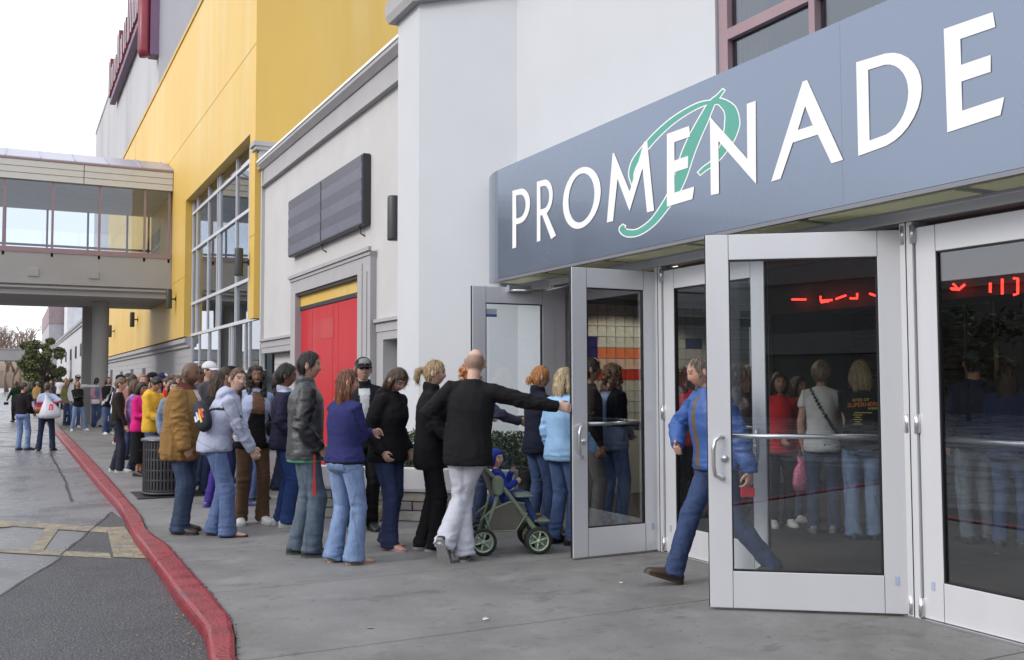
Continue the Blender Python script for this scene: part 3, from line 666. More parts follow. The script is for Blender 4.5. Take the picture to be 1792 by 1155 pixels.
for k in range(14): bl.box(5.30,5.32,22.3+k*.64,22.3+k*.64+.5,0,7.1)
bl.build('interior_blind', M('blind_pale', (.26,.27,.27), .85), yb, kind='stuff')

# grey tower behind, with the edge-on red sign
tw = thing('grey_tower', 'tall plain grey tower rising behind the yellow building', 'building', (6,60,0))
MB().prism([(6,48.7,8),(16,48.7,8),(16,89,8),(6,89,8)][::1], (0,0,14.6)).build('wall', m_tower, tw)
MB().box(5.95,16.1,48.6,89.1,22.6,22.9).build('parapet', m_tower, tw)
rs = thing('rooftop_sign', 'row of tall red and white channel letters seen edge-on on the grey tower', 'sign', (5.7,60,18))
m_rs = M('sign_red', (.20,.018,.032), .4); m_rp = M('sign_purple', (.13,.07,.13), .5); m_rw = M('sign_face', (.72,.70,.74), .4)
lyr = [69.5,67.6,65.6,63.6,61.6,59.6,57.6,55.8,54.2,52.7]
for i, y in enumerate(lyr):
    z0 = 20.7; h = 1.5+.9*(i%3 == 0)+.35*(i > 4); L = MB(); d0, d1 = 5.45, 5.78
    L.box(d0,d1,y-.55,y-.33,z0,z0+h).box(d0,d1,y+.3,y+.52,z0,z0+h)
    L.box(d0,d1,y-.33,y+.3,z0+(h-.25 if i%2 else .0),z0+(h if i%2 else .25))
    t_ = L.build('letter', m_rs, rs)
    F = MB().box(d0-.03,d0-.002,y-.52,y-.36,z0+.03,z0+h-.03).box(d0-.03,d0-.002,y+.33,y+.49,z0+.03,z0+h-.03); F.build('letter_face', m_rw, t_)
MB().box(5.55,5.9,51.8,70.2,20.3,20.68).build('raceway', m_rp, rs)
MB().tube([(5.35,48.9,22),(5.35,48.9,17.45),(5.42,48.9,17.15)],.30,12).build('tall_letter', m_rs, rs)
MB().box(5.58,5.98,48.5,49.4,17.2,22).build('tall_letter_back', m_rp, rs)

# ================================================================== skybridge
sb = thing('skybridge', 'enclosed glass skybridge on round concrete column crossing the road', 'bridge', (2.7,36.5,0))
BX0, BX1 = -31, 4.69; N0, N1 = 34.0, 39.6
MB().box(BX0,BX1,N0,N0+.35,4.62,5.62).box(BX0,BX1,N1-.35,N1,4.62,5.62).box(BX0,BX1,N0+.1,N1-.1,4.30,4.46).box(BX0,BX1,N0+.05,N1-.05,4.46,4.62).build('deck', m_conc, sb)
MB().box(BX0,BX1,N0-.05,N0+.06,4.625,4.70).box(BX0,BX1,N0-.03,N0+.11,4.50,4.56).build('moulding', m_conc, sb)
for x in (.55,2.3,-1.6): MB().box(x-.16,x+.16,N0-.035,N0-.001,4.86,5.12).build('square_plate', m_conc, sb, bevel=.01)
MB().box(BX0,BX1,N0-.02,N0+.2,5.62,5.78).box(BX0,BX1,N1-.2,N1+.02,5.62,5.78).build('sill', m_mauve, sb)
xs = [-.31+1.38*k for k in range(-21,4)]; xs = [x for x in xs if x < 4]+[4.6]
for Yf in (N0+.05, N1-.05):
    for x in xs: MB().box(x-.035,x+.035,Yf-.05,Yf+.05,5.50,7.9).build('mullion', m_mauve, sb)
    for a, b in zip(xs[:-1], xs[1:]): MB().box(a+.035,b-.035,Yf-.004,Yf+.004,5.78,7.9).build('pane', m_glass_br, sb)
MB().box(BX0,BX1,N1-.09,N1-.01,6.52,6.60).build('rail', m_mauve, sb)
MB().box(BX0,BX1,N0+.1,N1-.1,7.9,8.05).build('ceiling', M('ceiling_bluegrey', (.55,.57,.62), .7), sb)
for k in range(3):
    for a, b in ((BX0,-8),(-8,1.95),(1.965,BX1)): MB().box(a,b-.006,N0-.10-.012*k,N0+.1,7.91+k*.205,7.91+k*.205+.192).build('fascia_slat', m_fascia, sb)
MB().box(BX0,BX1,N1-.1,N1+.1,7.9,8.52).build('fascia_slat', m_fascia, sb)
MB().box(BX0,BX1-.0,N0-.14,N0+.02,8.525,8.58).build('eave', m_mauve, sb)
ex = [4.69-1.0*k for k in range(0,36)]; EZ, RZ, RY = 8.585, 9.24, 35.9
for i in range(len(ex)-1):
    a, b = ex[i], ex[i+1]
    top_a, top_b = min(a, BX1-.16), min(b, BX1-.16)
    MB().prism([(b+.012,N0-.1,EZ),(a-.012,N0-.1,EZ),(top_a-.012,RY,RZ),(top_b+.012,RY,RZ)], (0,0,.03)).build('roof_panel', m_roof, sb)
    MB().prism([(a-.016,N0-.1,EZ+.0),(a+.016,N0-.1,EZ+.0),(top_a+.016,RY,RZ),(top_a-.016,RY,RZ)], (0,0,.065)).build('roof_seam', m_roof, sb)
MB().prism([(BX0,RY,RZ-.04),(BX1-.1,RY,RZ-.04),(BX1-.1,N1-RY+34,RZ-.04),(BX0,N1-RY+34,RZ-.04)], (0,0,.06)).build('roof_ridge', m_mauve, sb)
MB().prism([(BX0,N1+.1,EZ),(BX1,N1+.1,EZ),(BX1-.1,N1-1.9,RZ),(BX0,N1-1.9,RZ)], (0,0,.03)).build('roof_back', m_roof, sb)
MB().lathe([(.27,0),(.27,4.16),(.27,4.30)],(2.71,36.3,0),28).build('column', m_conc, sb)
MB().box(2.30,2.66,38.9,39.4,0,4.30).build('pier', m_conc, sb)
MB().lathe([(.27,0),(.27,4.30)],(-14,36.3,-.13),20).build('column', m_conc, sb)

# ================================================================== far background
fb = thing('far_store', 'long pale far building with cornice beyond the skybridge', 'building', (5,100,0))
MB().box(4.95,12,66,131,-.05,6.0).build('wall', M('far_pale', (.55,.55,.57), .85), fb)
ycorn([(5.2,6.0),(4.85,6.0),(4.85,6.15),(4.75,6.25),(4.75,6.45),(5.2,6.45)], 66, 131, 'cornice', m_trim, fb)
MB().box(4.90,4.95,66,131,0,1.9).build('dado', M('far_dado', (.40,.40,.41), .85), fb)
for y in (84,91,99,108,118): MB().box(4.86,4.95,y,y+1.3,3.6,4.6).build('vent', m_dark, fb)
fb2 = thing('far_tower_block', 'distant grey block with a mauve band behind the far store', 'building', (6,150,0))
MB().box(4.25,14,140,172,-.05,9.2).build('wall', M('far_grey', (.42,.42,.45), .85), fb2)
MB().box(4.2,14.1,139.9,172.1,9.2,11.6).build('band', M('far_mauve', (.33,.25,.27), .85), fb2)
fb3 = thing('far_white_block', 'tall white block behind the far store under the skybridge', 'building', (9,140,0))
MB().box(6.0,16,131.2,139.5,-.05,18).build('wall', M('far_white', (.60,.61,.63), .85), fb3)
ov = thing('far_overpass', 'distant concrete overpass crossing the road at the left', 'bridge', (-10,160,0))
MB().box(-60,3.6,158,164,4.7,6.3).build('deck', m_conc, ov); MB().box(-60,3.6,157.9,158,6.3,6.45).build('rail', m_conc, ov)
MB().box(-9,-8,159,163,-.13,4.7).box(-30,-29,159,163,-.13,4.7).build('pier', m_conc, ov)
def tree(name, lab, x, y, hgt, crown, nleaf, lsz, mat, trunk_h, group=None, cat='tree'):
    t = thing(name, lab, cat, (x,y,ROAD_Z), 0, group)
    tr_ = MB(); r0 = hgt*.022
    tr_.tube([(0,0,0),(.02*hgt,0,trunk_h),(0,.01*hgt,hgt*.75)],[r0,r0*.7,r0*.2],8)
    cl = []
    for k in range(34):
        a = random.uniform(0,6.28); e = random.uniform(.0,1); z0 = random.uniform(trunk_h*.8,hgt*.6); R = crown[0]*math.sqrt(1-(e-.35)**2*.9)*random.uniform(.55,.95)
        tip = (R*math.cos(a),R*math.sin(a),trunk_h+(hgt-trunk_h)*e*.9); tr_.tube([(0,0,z0),(tip[0]*.5,tip[1]*.5,(z0+tip[2])/2+.05*hgt),tip],[r0*.4,r0*.25,r0*.08],5); cl.append((tip,crown[0]*random.uniform(.22,.42)))
    tr_.build('trunk', m_bark, t, local=True)
    def smp():
        c, r = random.choice(cl); v = rng.normal(size=3); v /= np.linalg.norm(v); return np.array(c)+v*r*random.random()**.45*np.array([1,1,.75])
    lo = leaves('crown', mat, nleaf, smp, lsz, None); lo.parent = t
    return t
tree('leafy_tree', 'green leafy tree at the end of the far pale wall', 2.55, 100, 6.0, (1.85,), 17000, .125, m_leaf2, 1.5)
def bush(lab, x, y, r, h):
    t = thing('bush', lab, 'bush', (x,y,ROAD_Z), 0, 'dark bushes below the leafy tree')
    def smp():
        v = rng.normal(size=3); v /= np.linalg.norm(v); v[2] = abs(v[2]); return v*np.array([r,r,h])*(random.random()**.25)*(1+.15*mnoise.noise(Vector(v)*3))
    lo = leaves('foliage', m_leaf3, 2500, smp, .09, None); lo.parent = t
    MB().tube([(0,0,0),(.05,0,h*.6)],.04,6).build('stem', m_bark, t, local=True)
bush('round dark bush left of the leafy tree trunk', 2.0, 88, .95, 1.7)
bush('taller dark bush against the far pale wall', 3.6, 92, .9, 2.0)
def bare(x, y, h, lab):
    t = thing('bare_tree', lab, 'tree', (x,y,ROAD_Z), 0, 'leafless trees beyond the overpass')
    mb = MB()
    def br(p, d, L, r, n):
        q = p+d*L; mb.tube([p,(p+q)/2+rng.normal(size=3)*L*.05,q],[r,r*.8,r*.6],5 if n > 2 else 4)
        if n == 0: return
        for _ in range(3 if n > 1 else 3):
            e = d+rng.normal(size=3)*.42; e[2] += .12; e /= np.linalg.norm(e); br(p+d*L*random.uniform(.6,1), e, L*.68, r*.58, n-1)
    h *= 1.45; br(np.zeros(3), np.array([0,0,1.]), h*.30, h*.024, 5)
    mb.build('trunk', M('bare_bark', (.26,.19,.15), .9, var=.2), t, local=True)
    def smp():
        v = rng.normal(size=3)*np.array([h*.2,h*.2,h*.16]); return v+np.array([0,0,h*.68])
    lo = leaves('crown', M('rust_leaf', (.24,.14,.075), .8, var=.4, scale=2), 260, smp, .07, None); lo.parent = t
for i, (x, y, h, lab) in enumerate(((-2.2,175,10,'thick leafless tree left of the overpass gap'),(-.6,182,11,'bare reddish tree behind the middle of the overpass'),(1.2,178,10.5,'bare twiggy tree right behind the overpass'),(2.6,190,11,'farther bare tree beside the leafy tree'),(-4.6,186,10,'leafless tree at the far left beyond the overpass'),(.4,172,8.5,'smaller rust-tinged bare tree under the overpass'))): bare(x, y, h, lab)
# wooded ridge on the horizon
hl = MB(); pts = []
for k in range(90):
    x = -420+k*10; h = 6+3*mnoise.noise((k*.21,0,0))+1.6*mnoise.noise((k*.9,4,0)); pts.append((x,h))
vs_ = []; 
for (x, h) in pts: vs_ += [(x,330,-.2),(x,330,h*.8),(x,360,h*1.4)]
hl.add(vs_, [f for k in range(89) for f in ((3*k,3*k+3,3*k+4,3*k+1),(3*k+1,3*k+4,3*k+5,3*k+2))], True)
tag(hl.build('hills', M('far_wood', (.21,.16,.12), .95, var=.35, scale=.12, bump=1, bscale=.6), kind='structure'), 'low brown wooded ridge on the horizon')
lw = MB().box(-26,3.2,165,200,-.14,-.10); tag(lw.build('verge', M('dry_grass', (.26,.20,.10), .95, var=.3, scale=1), kind='structure'), 'dry grass verge beyond the overpass')

# building across the road (seen only as reflections in the door glass)
og = thing('opposite_building', 'long low pale building across the road mirrored in the door glass', 'building', (-30,5,0))
MB().box(-34,-30,-20,43,-.1,5.9).build('wall', M('opp_wall', (.085,.08,.075), .85), og)
MB().box(-34.1,-29.8,-20,43,5.9,6.3).build('parapet', M('opp_trim', (.16,.155,.15), .85), og)
for k in range(7): MB().box(-29.98,-29.9,-16+k*8,-12+k*8,0,3.6).build('bay', M('opp_bay', (.10,.10,.10), .8), og)
for i, (x, y, lb) in enumerate(((-20,19,'dark leafy tree across the road nearest in the mirrored door glass'),(-22,25,'second dark leafy tree across the road behind the first'),(-21,31,'third dark leafy tree farther along the road'))):
    tree('street_tree', lb, x, y, 4.6, (1.9,), 2200, .16, m_leaf3, 1.4, 'trees across the road')

pg_ = thing('added_reflection_block', 'added dark block out of view behind the viewer that darkens the open door reflection', 'building', (-12,-26,0))  # invented, never in view: gives the open door glass something dark to mirror
MB().box(-40,4,-34,-26,-.1,8.4).build('wall', M('added_block_dark', (.06,.06,.06), .85), pg_)
for z in (2.6,5.6): MB().box(-40,4,-26,-25.9,z,z+.9).build('parapet', M('added_block_band', (.12,.12,.12), .85), pg_)
gar = thing('parking_garage', 'tall grey parking garage at the far end of the skybridge', 'building', (-40,80,0))
MB().box(-40,-26,58,120,-.1,14).build('wall', M('garage_wall', (.16,.16,.165), .85), gar)
for z in (2.6,5.6,8.6,11.6): MB().box(-26.0,-25.8,58,120,z,z+1.1).build('parapet', M('garage_pale', (.36,.36,.355), .85), gar)
# ================================================================== litter bin
bn = thing('litter_bin', 'black slatted metal litter bin standing by the red kerb', 'litter bin', (1.92,13.92,0))
R = .325; sl_ = MB()
for k in range(44):
    a = 2*math.pi*k/44; c, s = math.cos(a), math.sin(a); w = .0135
    P = [(R*c-w*s, R*s+w*c), (R*c+w*s, R*s-w*c), ((R-.010)*c+w*s, (R-.010)*s-w*c), ((R-.010)*c-w*s, (R-.010)*s+w*c)]
    sl_.prism([(x,y,.06) for x,y in P][::-1], (0,0,.67))
for kk, z in enumerate((.06,.20,.33,.47,.60,.70)): sl_.lathe([(R-.008,z),(R-.003,z),(R-.003,z+.03),(R-.008,z+.03)],(0,0,0),44)
sl_.build('slats', m_dark, bn, local=True)
MB().lathe([(R-.05,.05),(R-.05,.72)],(0,0,0),32).lathe([(0,.06),(R-.05,.06)],(0,0,0),32).build('liner', m_black, bn, local=True)
MB().lathe([(R-.02,.02),(R+.012,.03),(R+.012,.055),(R-.02,.06)],(0,0,0),44).build('base_ring', m_dark, bn, local=True)
MB().lathe([(R-.05,.725),(R+.025,.73),(R+.03,.75),(R+.015,.765),(R-.05,.785),(R-.14,.79),(R-.15,.77)],(0,0,0),44).build('lid', M('bin_lid', (.11,.115,.13), .32, metal=.5), bn, local=True)
gt = MB()
for k in range(24): gt.box(-.42+k*.035,-.42+k*.035+.018,-.42,.42,.003,.014)
gt.box(-.43,.43,-.43,-.415,.003,.016).box(-.43,.43,.415,.43,.003,.016); gt.build('grating', m_dark, bn, local=True)
# ================================================================== people: one generator, every figure posed and dressed on its own
def rx(a): c, s = math.cos(a), math.sin(a); return np.array([[1,0,0],[0,c,-s],[0,s,c]])
def ry(a): c, s = math.cos(a), math.sin(a); return np.array([[c,0,s],[0,1,0],[-s,0,c]])
def rz_(a): c, s = math.cos(a), math.sin(a); return np.array([[c,-s,0],[s,c,0],[0,0,1]])
rad = math.radians
_H = rng.random((32,32,32))*2-1
def vn(P, f=1.0, o=0.0):
    P = np.asarray(P)*f+o+100; i = np.floor(P).astype(int); t = P-i; t = t*t*(3-2*t); i &= 31; j = (i+1) & 31
    a = _H[i[:,0],i[:,1],i[:,2]]; b = _H[j[:,0],i[:,1],i[:,2]]; c = _H[i[:,0],j[:,1],i[:,2]]; d = _H[j[:,0],j[:,1],i[:,2]]
    e = _H[i[:,0],i[:,1],j[:,2]]; f_ = _H[j[:,0],i[:,1],j[:,2]]; g = _H[i[:,0],j[:,1],j[:,2]]; h = _H[j[:,0],j[:,1],j[:,2]]
    x, y, z = t[:,0], t[:,1], t[:,2]
    return ((a*(1-x)+b*x)*(1-y)+(c*(1-x)+d*x)*y)*(1-z)+((e*(1-x)+f_*x)*(1-y)+(g*(1-x)+h*x)*y)*z
m_skin = M('skin', attr='Col', rough=.50, var=.12, scale=55, spec=.35, bump=.3, bscale=160)
m_hair = M('hair', attr='Col', rough=.42, var=.62, scale=62, stretch=(1,1,.10), bump=1.5, bscale=75, spec=.45)
m_cloth = M('cloth', attr='Col', rough=.88, var=.12, scale=9, bump=.55, bscale=70, spec=.2)
m_denim = M('denim', attr='Col', rough=.85, var=.26, scale=16, stretch=(1,1,.5), bump=.6, bscale=80, spec=.2)
m_leather = M('leather', attr='Col', rough=.42, var=.12, scale=18, bump=.3, bscale=90, spec=.45)
m_nylon = M('nylon', attr='Col', rough=.48, var=.06, scale=9, bump=.25, bscale=45, spec=.4)
m_shoe = M('shoe_mat', attr='Col', rough=.5, var=.1, scale=20)
MATK = dict(cloth=m_cloth, denim=m_denim, leather=m_leather, nylon=m_nylon)
JOBS = []
def setcol(me, C):
    a = me.color_attributes.new('Col', 'FLOAT_COLOR', 'POINT'); A = np.ones((len(me.vertices),4), np.float32); A[:,:3] = np.clip(C, 0, 1); a.data.foreach_set('color', A.ravel())
def coords(me):
    a = np.empty(len(me.vertices)*3, np.float32); me.vertices.foreach_get('co', a); return a.reshape(-1,3).astype(float)
def normals(me):
    a = np.empty(len(me.vertices)*3, np.float32); me.vertices.foreach_get('normal', a); return a.reshape(-1,3).astype(float)
def queue(mb, name, mat, parent, voxel, smooth, fin, label=None):
    me = mb.mesh('tmp'); o = bpy.data.objects.new('tmp', me); COL.objects.link(o)
    m = o.modifiers.new('r','REMESH'); m.mode = 'VOXEL'; m.voxel_size = voxel; m.use_smooth_shade = True
    if smooth: k = o.modifiers.new('s','SMOOTH'); k.factor = .5; k.iterations = smooth
    JOBS.append((o, name, mat, parent, fin, label))
def strands(P, N, C, parent, n=700):
    ok = np.where(np.linalg.norm(P-P.mean(0),axis=1) > .05)[0]; ix = rng.choice(ok, n); p = P[ix]; nn = N[ix]; c = C[ix]
    t = np.tile(np.array([0,0,-1.]), (n,1))+rng.normal(size=(n,3))*.30; t -= nn*(t*nn).sum(1)[:,None]; t /= np.linalg.norm(t,axis=1)[:,None]+1e-9
    sd = np.cross(nn, t)*rng.uniform(.0010,.0022,(n,1)); L = rng.uniform(.03,.075,(n,1)); o0 = rng.uniform(.000,.003,(n,1)); o1 = rng.uniform(.002,.008,(n,1))
    a = p+nn*o0; m = p+t*L*.5+nn*(o0+o1)*.6; e = p+t*L+nn*o1-nn*L*L*2.0
    V = np.stack([a-sd,a+sd,m-sd,m+sd,e-sd*.4,e+sd*.4],1).reshape(-1,3); k = np.arange(n)*6
    F = np.concatenate([np.stack([k,k+1,k+3,k+2],1),np.stack([k+2,k+3,k+5,k+4],1)])
    me = bpy.data.meshes.new('hair_strands'); me.from_pydata(V.tolist(), [], F.tolist()); me.update(); me.materials.append(m_hair)
    setcol(me, np.repeat(c*rng.uniform(.55,1.9,(n,1)), 6, axis=0)); q = bpy.data.objects.new('hair_strands', me); COL.objects.link(q); q.parent = parent; q['kind'] = 'stuff'
def run_jobs():
    dg = bpy.context.evaluated_depsgraph_get(); tot = 0
    for (o, name, mat, parent, fin, label) in JOBS:
        me = bpy.data.meshes.new_from_object(o.evaluated_get(dg)); me.name = name; me.materials.clear(); me.materials.append(mat)
        if len(me.vertices):
            P = coords(me); N = normals(me); P2, C = fin(P, N)
            if P2 is not None: me.vertices.foreach_set('co', P2.astype(np.float32).ravel()); me.update()
            setcol(me, C)
        me.polygons.foreach_set('use_smooth', np.ones(len(me.polygons), bool)); tot += len(me.polygons)
        q = bpy.data.objects.new(name, me); COL.objects.link(q); q.parent = parent
        if label: q['label'] = label
        if name == 'hair' and len(me.vertices) and np.linalg.norm(np.array(parent.location)-CP) < 13.5: strands(P2, N, C, parent)
    for j in JOBS: me = j[0].data; bpy.data.objects.remove(j[0]); bpy.data.meshes.remove(me)
    print('people faces', tot); JOBS.clear()
def ell(c, R, ru, rv, n=20, pw=1.0):
    a = np.linspace(0, 2*math.pi, n, endpoint=False); cu, sv = np.cos(a), np.sin(a)
    if pw != 1: cu = np.sign(cu)*abs(cu)**pw; sv = np.sign(sv)*abs(sv)**pw
    return np.array(c)+np.outer(ru*cu, R[:,0])+np.outer(rv*sv, R[:,1])
def ik(a, t, l1, l2, hint):
    d = t-a; L = np.linalg.norm(d); Lm = (l1+l2)*.998
    if L > Lm: t = a+d/L*Lm; d = t-a; L = Lm
    L = max(L, abs(l1-l2)+.01); u = d/np.linalg.norm(d); x = (l1*l1-l2*l2+L*L)/(2*L); h = math.sqrt(max(0, l1*l1-x*x))
    p = np.array(hint, float)-u*(np.array(hint, float)@u); p /= np.linalg.norm(p)+1e-9
    return a+u*x+p*h, t
NA, NE = 56, 44
AZ = np.linspace(-math.pi, math.pi, NA, endpoint=False)
def gs(x, m, s): return np.exp(-((x-m)/s)**2)
def head_rings(child=False, fem=False):
    rings = []
    for i in range(NE):
        el = math.radians(-88+176*i/(NE-1)); ce, se = math.cos(el), math.sin(el)
        x = .076*ce*np.sin(AZ); y = .097*ce*np.cos(AZ); z = np.full(NA, .118*se)
        k = max(0, -se)
        x = x*(1-(.26 if fem else .19)*k**1.6); y = np.where(y > 0, y*(1-.06*k), y*(1-.42*k))
        fr = np.clip(np.cos(AZ), 0, 1)**.5*(np.cos(AZ) > 0); ax = abs(x)
        nose = np.clip((.022-z)/.052, 0, 1)*np.clip((z+.043)/.012, 0, 1)
        d = (.023 if not child else .013)*gs(x,0,.0115)*nose+.006*gs(ax,.013,.008)*gs(z,-.031,.010)-.008*gs(ax,.032,.015)*gs(z,.012,.012)\
            +.004*gs(z,.033,.010)*gs(x,0,.05)+.004*gs(ax,.042,.02)*gs(z,-.026,.022)+.006*gs(x,0,.021)*(gs(z,-.056,.005)+gs(z,-.068,.006))+.008*gs(x,0,.022)*gs(z,-.100,.015)
        y = y+d*fr; y = y*(1-.0*k)
        rings.append(np.stack([x,y,z],1))
    return rings
def hair_shell(th, front=.062, side=-.012, nape=-.085, part=0, bulk=0.0):
    rings = []
    for i in range(NE):
        el = math.radians(-70+160*i/(NE-1)); ce, se = math.cos(el), math.sin(el)
        x = .078*ce*np.sin(AZ); y = .099*ce*np.cos(AZ); z = np.full(NA, .119*se)
        k = max(0, -se); x = x*(1-.15*k); y = np.where(y > 0, y*(1-.06*k), y*(1-.30*k))
        aa = np.degrees(abs(AZ)); hl = np.interp(aa, [0,32,52,68,80,98,112,180], [front,front-.004,front-.020,side,side-.006,.02 if side > -.05 else side-.03,nape,nape])
        m = np.clip((z-hl)/.020+.5, 0, 1); m = m*m*(3-2*m)
        off = -.020+(th+bulk*np.clip(-np.cos(AZ)+.3,0,1)+.020)*m
        r = np.sqrt(x*x+y*y+z*z)+1e-6; f = (r+off)/r; st = 1+.022*np.sin(AZ*9+i*.15)*m
        rings.append(np.stack([x*f*st,y*f*st,z*f],1))
    return rings
PEOPLE = {}
def person(sp):
    """sp: dict with at=(px,py of the feet) or pos, H, fa (0 faces away, 90 right, 180 towards the camera), pose and clothes"""
    if 'pos' in sp: base = np.array(sp['pos'], float)
    elif 'hd' in sp:                                           # (px, head-top py, metres away along the optical axis)
        px_, yt, dd = sp['hd']; base = G(px_, 667+CAM_H*1701/dd)
        sp.setdefault('H', CAM_H+(667-yt)*dd/1701)
    else: base = G(sp['at'][0], sp['at'][1], sp.get('gz', 0.0))
    base[2] = sp.get('gz', 0.0) if 'pos' not in sp else base[2]
    H = sp['H']; s = H/1.75; w = sp.get('w', 1.0); fem = sp.get('fem', False)
    face = math.atan2(base[0], base[1])+rad(sp.get('fa', 90))
    root = thing('person', sp['label'], sp.get('cat', 'woman' if fem else 'man'), tuple(base), -face, sp.get('group'))
    dist = float(np.linalg.norm(base-CP)); vb = sp.get('vox') or ((.0135 if sp.get('group') == GL else .0092) if dist < 11.6 else .012 if dist < 13 else .0165 if dist < 19 else .023 if dist < 30 else .034)
    near = dist < 14
    hs = sp.get('hs', 1.0)
    # --- joints
    pz = sp.get('pelvis', (0,0,.962)); Pv = np.array(pz, float)*s
    lean, side, twist = rad(sp.get('lean',0)), rad(sp.get('side',0)), rad(sp.get('twist',0))
    Rt = rz_(-twist)@ry(side)@rx(-lean)
    def Rk(t):
        k = min(1, max(0, (t+.05)/.25)); k = k*k*(3-2*k)
        return rz_(-twist*k)@ry(side*k)@rx(-lean*k)
    Tz = np.arange(-.30, .72, .02); Tp = [np.zeros(3)]
    for i in range(1, len(Tz)): Tp.append(Tp[-1]+Rk(Tz[i])@np.array([0,0,.02]))
    Tp = np.array(Tp); i0 = int(round(.30/.02)); Tp -= Tp[i0]
    def sp_at(t):
        return Pv+s*np.array([np.interp(t, Tz, Tp[:,k]) for k in range(3)])
    def T(v): v = np.array(v, float); return sp_at(v[2])+s*(Rk(v[2])@np.array([v[0],v[1],0]))
    hy, hp, hr = [rad(a) for a in sp.get('head', (0,0,0))]
    Rh = Rt@rz_(-hy)@rx(-hp)@ry(hr)
    neckb = T((0,-.005,.535)); hc = neckb+s*(Rt@np.array([0,.012,.035])+Rh@np.array([0,.012,.105*hs+.005]))
    shw = .168*(.88 if fem else 1.0)*(.55+.45*w)
    sh = {1: T((shw,-.005,.448)), -1: T((-shw,-.005,.448))}
    hipw = .092*(.7+.3*w)
    hip = {1: Pv+s*np.array([hipw,0,-.03]), -1: Pv+s*np.array([-hipw,0,-.03])}
    feet = sp.get('feet', ((.10,.03,8,0),(-.10,-.03,-8,0)))       # right, left: x, y, toe-out degrees, heel lift
    legs = {}
    for sg_, ft in zip((1,-1), feet):
        an = np.array([ft[0],ft[1],.085])*s; an[2] += ft[3]*s
        kh = sp.get('knee', (0,1,0)); kn, an2 = ik(hip[sg_], an, .435*s, .425*s, np.array([ft[0]*.6,1,0.05]) if kh == (0,1,0) else kh); legs[sg_] = (hip[sg_], kn, an2, rad(ft[2]), ft[3])
    ARM = dict(down=lambda g: (g*.235,.045,-.19), pocket=lambda g: (g*.205,.10,-.02), front=lambda g: (g*.045,.235,.03), crossed=lambda g: (-g*.10,.205 if g > 0 else .235,.215),
               hip=lambda g: (g*.19,.04,.055), hold=lambda g: (g*.10,.30,.16), back=lambda g: (g*.10,-.16,-.03), up=lambda g: (g*.06,.24,.40))
    arms = {}
    for g, key in ((1,'armR'),(-1,'armL')):
        a = sp.get(key, 'down')
        if key+'w' in sp:
            v = rz_(face)@(np.array(sp[key+'w'][:3], float)-base); a = tuple(v/s)+tuple(sp[key+'w'][3:])
        hint = (g*.45,-1,-.25); tgt = None
        if isinstance(a, str):
            v = ARM[a](g); hint = {'hip':(g*1,-.35,.1),'crossed':(g*.9,-.25,-.6)}.get(a, hint)
            tgt = Pv+s*(Rt@np.array(v)) if a not in ('down',) else sh[g]*np.array([1,1,0])+np.array([g*.05*s*w,.04*s,(sh[g][2]-.535*s)])
            if a == 'down': tgt = sh[g]+s*np.array([g*.055*w,.05,-.52])
        else:
            tgt = np.array(a[:3], float)*s
            if len(a) > 3: hint = a[3:6]
        el, wr = ik(sh[g], tgt, .295*s, .255*s, Rt@np.array(hint, float)); arms[g] = (sh[g], el, wr)
    fat = w; I3 = np.eye(3)
    # --- the body: one continuous surface
    B = MB(); sk = .86
    trings = [(-.14,.10,.08),(-.08,.150,.105),(0,.150,.10),(.10,.132,.092),(.20,.130,.095),(.32,.142,.105),(.42,.140,.095),(.48,.115,.072),(.53,.06,.055)]
    B.loft([ell(sp_at(t), Rk(t), s*ru*fat*sk, s*rv*fat*sk) for t,ru,rv in trings])
    nr = .053 if not fem else .045
    B.tube([T((0,-.01,.47)), neckb, hc+s*(Rh@np.array([0,-.018,-.035]))], [s*nr*1.25, s*nr*1.03, s*nr], 14)
    hrg = head_rings(sp.get('child'), fem)
    fw = sp.get('facew', 1.0)
    B.loft([hc+s*hs*((r*np.array([fw,1,1]))@Rh.T) for r in hrg])
    for g in (1,-1):
        e = hc+s*hs*(Rh@np.array([g*.076*fw,-.008,-.004])); B.loft([ell(e+s*hs*(Rh@np.array([g*o_,-.004*k_,0])), Rh@ry(math.pi/2)@np.eye(3), s*hs*a_, s*hs*b_, 10) for k_,(o_,a_,b_) in enumerate(((-.008,.028,.014),(.008,.034,.019),(.017,.031,.015)))])
        S, E_, W_ = arms[g]; B.tube([S*.75+T((0,-.005,.44))*.25, S, (S+E_)/2, E_, (E_*.6+W_*.4), W_], [s*.045,s*.047,s*.043,s*.036,s*.038,s*.026], 12)
        # hand
        fd = (W_-E_); fd /= np.linalg.norm(fd)
        hd_ = sp.get('handR' if g > 0 else 'handL'); 
        pn = np.cross(fd, np.array([0,1,0]) if abs(fd[1]) < .8 else np.array([0,0,1.])); pn = np.array([-g,.15,0]) if hd_ is None else np.array(hd_[0], float)   # palm faces this way
        if hd_ is not None and len(hd_) > 1: fd = np.array(hd_[1], float)
        fd = fd/np.linalg.norm(fd); pn = pn-fd*(pn@fd); pn /= np.linalg.norm(pn)+1e-9; sd = np.cross(fd, pn)*g    # sd: towards the thumb side
        if sd@np.array([0,1,.3]) < 0 and hd_ is None: sd = -sd
        hsz = s*(.92 if fem else 1.0); Rm = np.stack([sd, pn, fd], 1)
        B.loft([ell(W_+fd*hsz*q, Rm, hsz*a_, hsz*b_, 12) for q,a_,b_ in ((-.02,.026,.020),(.01,.030,.017),(.05,.041,.016),(.085,.042,.014),(.098,.036,.010))])
        cu = sp.get('curl', .5); 
